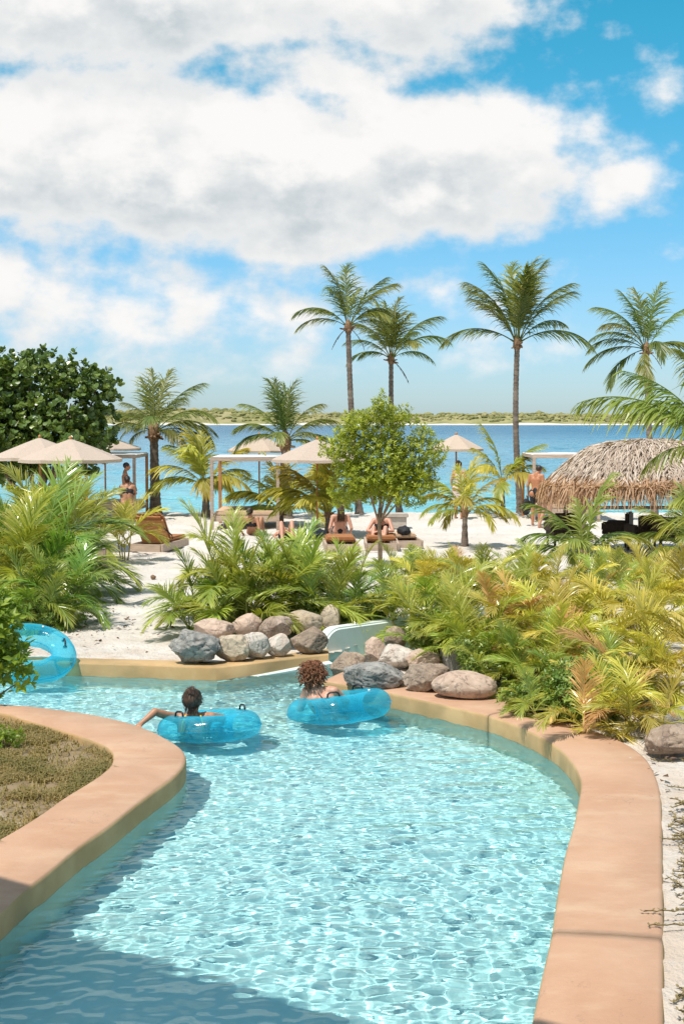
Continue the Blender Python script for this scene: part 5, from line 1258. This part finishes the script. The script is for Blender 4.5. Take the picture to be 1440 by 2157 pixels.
def daybed(label, loc, w, d, rz=0.0, h=1.86):
    t = thing('canopy_bed', label, 'canopy bed', loc, rz, 'canopy beds on the beach')
    for ix in (0, 1):
        for iy in (0, 1):
            link('post', box_mesh('bed_post', (.085, .085, h), M['wood_grey'] if iy == 0 else M['wood_warm'], .006, (ix * w, iy * d, h / 2)), t)
    for iy in (0, 1): link('beam', box_mesh('bed_beam', (w + .09, .075, .10), M['wood_grey'], .005, (w / 2, iy * d, h + .048)), t)
    for ix in (0, 1): link('beam', box_mesh('bed_beam', (.075, d - .08, .095), M['wood_grey'], .005, (ix * w, d / 2, h + .045)), t)
    vs, fs = [], []; n = 12
    for i in range(n + 1):
        for j in range(3): vs.append((-.02 + (w + .04) * j / 2, d * i / n, h + .115 - 0.035 * math.sin(math.pi * (i / n * 4 % 1))))
    for i in range(n):
        for j in range(2): fs.append((i * 3 + j, i * 3 + j + 1, i * 3 + j + 4, i * 3 + j + 3))
    c = link('canopy', from_data('bed_canopy', vs, fs, M['white_cloth'], True), t); c.modifiers.new('t', 'SOLIDIFY').thickness = 0.01
    for k in range(5): link('platform_board', box_mesh('platform_board', (w + .06, .03 if k in (0, 4) else .12, .16 if k in (0, 4) else .03), M['wood_grey'], .004, (w / 2, .05 + k * (d - .1) / 4, .30)), t)
    for ix in (0, 1): link('side_rail', box_mesh('side_rail', (.03, d - .14, .15), M['wood_grey'], .004, (.045 + ix * (w - .09), d / 2, .30)), t)
    link('mattress', box_mesh('bed_mattress', (w - .12, d - .15, .12), M['cushion_pale'], .03, (w / 2, d / 2, .435)), t)
    return t
daybed('wooden canopy bed with pale mattress in the middle of the beach', base_of(447, 1116), 1.78, 2.6)
l_ = at_dist(283, 42); l_.x -= 1.9
daybed('wooden canopy bed at the left behind the woven umbrellas', l_, 1.9, 2.7, h=1.84)
daybed('shaded canopy bed behind the thatched hut', at_dist(1124, 41.5), 1.9, 2.5)

def lounger(label, loc, rz, cush='cushion', back=True, name='sun_lounger'):
    t = thing(name, label, 'lounger', loc, rz, 'wooden sun loungers')
    for sx in (-1, 1): link('side_board', box_mesh('side_board', (.05, 1.8, .17), M['wood_grey'], .006, (sx * .36, .25, .12)), t)
    for sy in (-.66, 1.16): link('end_board', box_mesh('end_board', (.67, .05, .165), M['wood_grey'], .006, (0, sy, .12)), t)
    for k in range(6): link('slat', box_mesh('slat', (.66, .12, .02), M['wood_warm'], .003, (0, .28 + k * .16, .195)), t)
    link('seat_cushion', box_mesh('seat_cushion', (.66, 1.1, .09), M[cush], .03, (0, .58, .255)), t)
    if back:
        rot = Euler((R(-52), 0, 0))
        b_ = link('backrest', box_mesh('backrest', (.66, .04, .72) if False else (.66, .72, .035), M['wood_warm'], .005), t, (0, -.24, .46), (R(-50), 0, 0))
        link('back_cushion', box_mesh('back_cushion', (.68, .76, .11), M[cush], .035), t, (0, -.19, .53), (R(-50), 0, 0))
        link('head_roll', box_mesh('head_roll', (.66, .20, .12), M[cush], .05), t, (0, -.44, .80), (R(-50), 0, 0))
        link('strap', tube_mesh('lounger_strap', [V((.345, -.46, .55)), V((.36, -.20, .45)), V((.37, .0, .36)), V((.365, .06, .28))], [.014] * 4, M['dark'], 6), t)
    return t
lounger('rust-cushioned lounger with raised back beside the left palms', base_of(330, 1160), -0.22)
lounger('rust-cushioned lounger at the waterline by the stout palm', base_of(378, 1076), -0.22)
lounger('rust-cushioned lounger behind the middle canopy bed', base_of(468, 1073), 0.0)
lounger('tan lounger under the long-haired sunbather', base_of(718, 1160), 0.05, 'cushion', False)
lounger('low lounger under the sunbather hugging the knees', base_of(803, 1158), 0.0, 'cushion', False)
lounger('lounger draped with a black towel right of the thin tree trunk', base_of(848, 1152), 0.1, 'cushion_pale', False)
P = Pile(); blob(P, (0, 0, 0), (.16, .26, .12), None, 3, .25, 8)
tag(link('towel', P.mesh('towel', M['dark'], True), None, base_of(850, 1150) + V((0.0, -.05, .36))), 'black towel heaped on the lounger right of the thin tree trunk', 'towel')
M['navy'] = surf('navy_fabric', (0.012, 0.018, 0.03), (0.03, 0.04, 0.06), 10, .8, .3, 60)
t = thing('tote_bag', 'dark navy bag on the sand left of the long-haired sunbather', 'bag', base_of(662, 1137))
P = Pile(); blob(P, (0, 0, .14), (.30, .18, .17), None, 3, .22, 6); link('bag_body', P.mesh('bag_body', M['navy'], True), t)
link('bag_handle', tube_mesh('bag_handle', [V((-.1, 0, .26)), V((-.04, 0, .36)), V((.05, 0, .36)), V((.1, 0, .26))], [.012] * 4, M['navy'], 6), t)
t = thing('concrete_bench', 'pale concrete block bench behind the thin tree trunk', 'bench', base_of(832, 1114))
link('seat_slab', box_mesh('seat_slab', (.72, .6, .10), M['concrete'], .015, (0, .3, .36)), t); link('plinth', box_mesh('plinth', (.62, .5, .31), M['concrete'], .01, (0, .3, .155)), t)
t = thing('bollard', 'weathered grey bollard under the drooping left palm leaves', 'bollard', base_of(216, 1217))
link('shaft', box_mesh('shaft', (.15, .15, .56), M['post'], .008, (0, 0, .27)), t); link('cap', box_mesh('cap', (.17, .17, .05), M['concrete'], .008, (0, 0, .575)), t)
P = Pile(); blob(P, (0, 0, .035), (.05, .06, .045), None, 2, .3, 3)
tag(link('coconut_husk', P.mesh('coconut_husk', M['fibre'], True), None, base_of(323, 1220)), 'small dark coconut husk lying alone on the sand path', 'coconut')

# ================================================================== THATCHED HUT
HC = V((6.86, 31.6, 0.15)); hx, hy = 2.30, 1.8; ZE, ZT = 1.68, 2.62
t = thing('thatched_hut', 'round thatched palm hut at the right with shaggy straw eaves', 'hut', HC)
def roofpt(a, q, dz=0.0):
    """q 0 at the ridge, 1 at the eave"""
    ca, sa = math.cos(a), math.sin(a); ex = 0.85
    x = hx * math.copysign(abs(ca) ** ex, ca) * (0.30 * min(1, q * 3) + 0.70 * q); y = hy * math.copysign(abs(sa) ** ex, sa) * q
    return V((x, y, (ZE + (ZT - ZE) * (1 - q ** 2.0)) - HC.z + dz))
vs, fs = [], []; na, nq = 40, 10
for j in range(nq + 1):
    for i in range(na): vs.append(roofpt(2 * math.pi * i / na, max(0.02, j / nq), -0.05))
for j in range(nq):
    for i in range(na): fs.append((j * na + i, j * na + (i + 1) % na, (j + 1) * na + (i + 1) % na, (j + 1) * na + i))
M['thatch_dark'] = surf('thatch_underlay', (0.10, 0.07, 0.045), (0.17, 0.12, 0.08), 8, .95, .4, 30)
link('roof_shell', from_data('roof_shell', vs, fs, M['thatch_dark'], True), t)
M['thatch'] = leafmat('bleached_straw', (0.42, 0.32, 0.25), (0.72, 0.61, 0.52), 0.9, 0.12, 0.7, hue=0, val=0)
M['thatch_low'] = leafmat('brown_straw', (0.42, 0.245, 0.14), (0.60, 0.40, 0.25), 0.9, 0.18, 0.75, hue=0, val=0)
rs = random.Random(77)
def straws(rows, per, ln_, w_, hang):
    P = Pile()
    for q in rows:
        for i in range(per):
            a = rs.uniform(0, 6.283); p0 = roofpt(a, max(0.03, q + rs.uniform(-.05, .05)), rs.uniform(0, .06)); da = rs.uniform(-.10, .10)
            p1 = roofpt(a + da, min(1.04, q + .16), rs.uniform(0.0, .08)); d = (p1 - p0).normalized() * ln_ * rs.uniform(.6, 1.2); c1 = p0 + d * .5 + V((0, 0, .02)); c2 = p0 + d * .9 + V((rs.uniform(-.03, .03), rs.uniform(-.03, .03), -hang * rs.uniform(.4, 1.3)))
            sd = d.cross(V((0, 0, 1))).normalized() * w_ * rs.uniform(.6, 1.4); sd.z += rs.uniform(-.012, .012)
            v = rs.random() ** 1.5
            P.add([p0 - sd, p0 + sd, c1 + sd, c1 - sd, c2 + sd * .6, c2 - sd * .6], [(0, 1, 2, 3), (3, 2, 4, 5)], [v] * 6)
    return P
o = link('thatch', straws([.02, .10, .2, .3, .4, .5, .6, .7, .8, .88], 900, .40, .010, .07).mesh('thatch', M['thatch']), t); o['kind'] = 'stuff'
o = link('eave_fringe', straws([.93, .97, 1.0, 1.0], 1300, .36, .009, .28).mesh('eave_fringe', M['thatch_low']), t); o['kind'] = 'stuff'
for (px_, py_) in ((-1.7, -1.2), (1.7, -1.2), (-1.7, 1.2), (1.7, 1.2)):
    link('post', tube_mesh('hut_post', [V((px_, py_, -.1)), V((px_, py_, 1.62))], [.06, .055], M['post'], 10), t)
    link('brace', tube_mesh('brace', [V((px_, py_, 1.0)), V((px_ * .68, py_ * .7, 1.5))], [.03, .03], M['post'], 8), t)
link('counter', box_mesh('counter', (2.6, .4, .06), M['wood_grey'], .01, (0, .9, .95)), t)
def wicker(label, loc, rz):
    t = thing('wicker_chair', label, 'chair', loc, rz, 'dark wicker chairs under the hut')
    link('seat', box_mesh('chair_seat', (.62, .60, .14), M['dark_wood'], .03, (0, 0, .36)), t); link('backrest', box_mesh('chair_back', (.62, .10, .42), M['dark_wood'], .03, (0, -.28, .62)), t)
    for sx in (-1, 1):
        link('armrest', box_mesh('chair_arm', (.10, .56, .22), M['dark_wood'], .03, (sx * .32, .02, .50)), t)
        for sy in (-1, 1): link('leg', box_mesh('chair_leg', (.05, .05, .30), M['dark_wood'], .004, (sx * .27, sy * .25, .145)), t)
for i, (px_, Y_, rz, lab) in enumerate([(1358, 32.2, .3, 'dark wicker chair under the hut beside its front post'), (1412, 31.6, -.5, 'dark wicker chair at the right under the hut'), (1300, 33.2, 1.2, 'dark wicker chair deep in the shade of the hut'), (1185, 33.0, .2, 'wicker chair just outside the left side of the hut')]):
    wicker(lab, at_dist(px_, Y_), rz)
for o in RECEIVERS: o.cycles.is_caustics_receiver = True
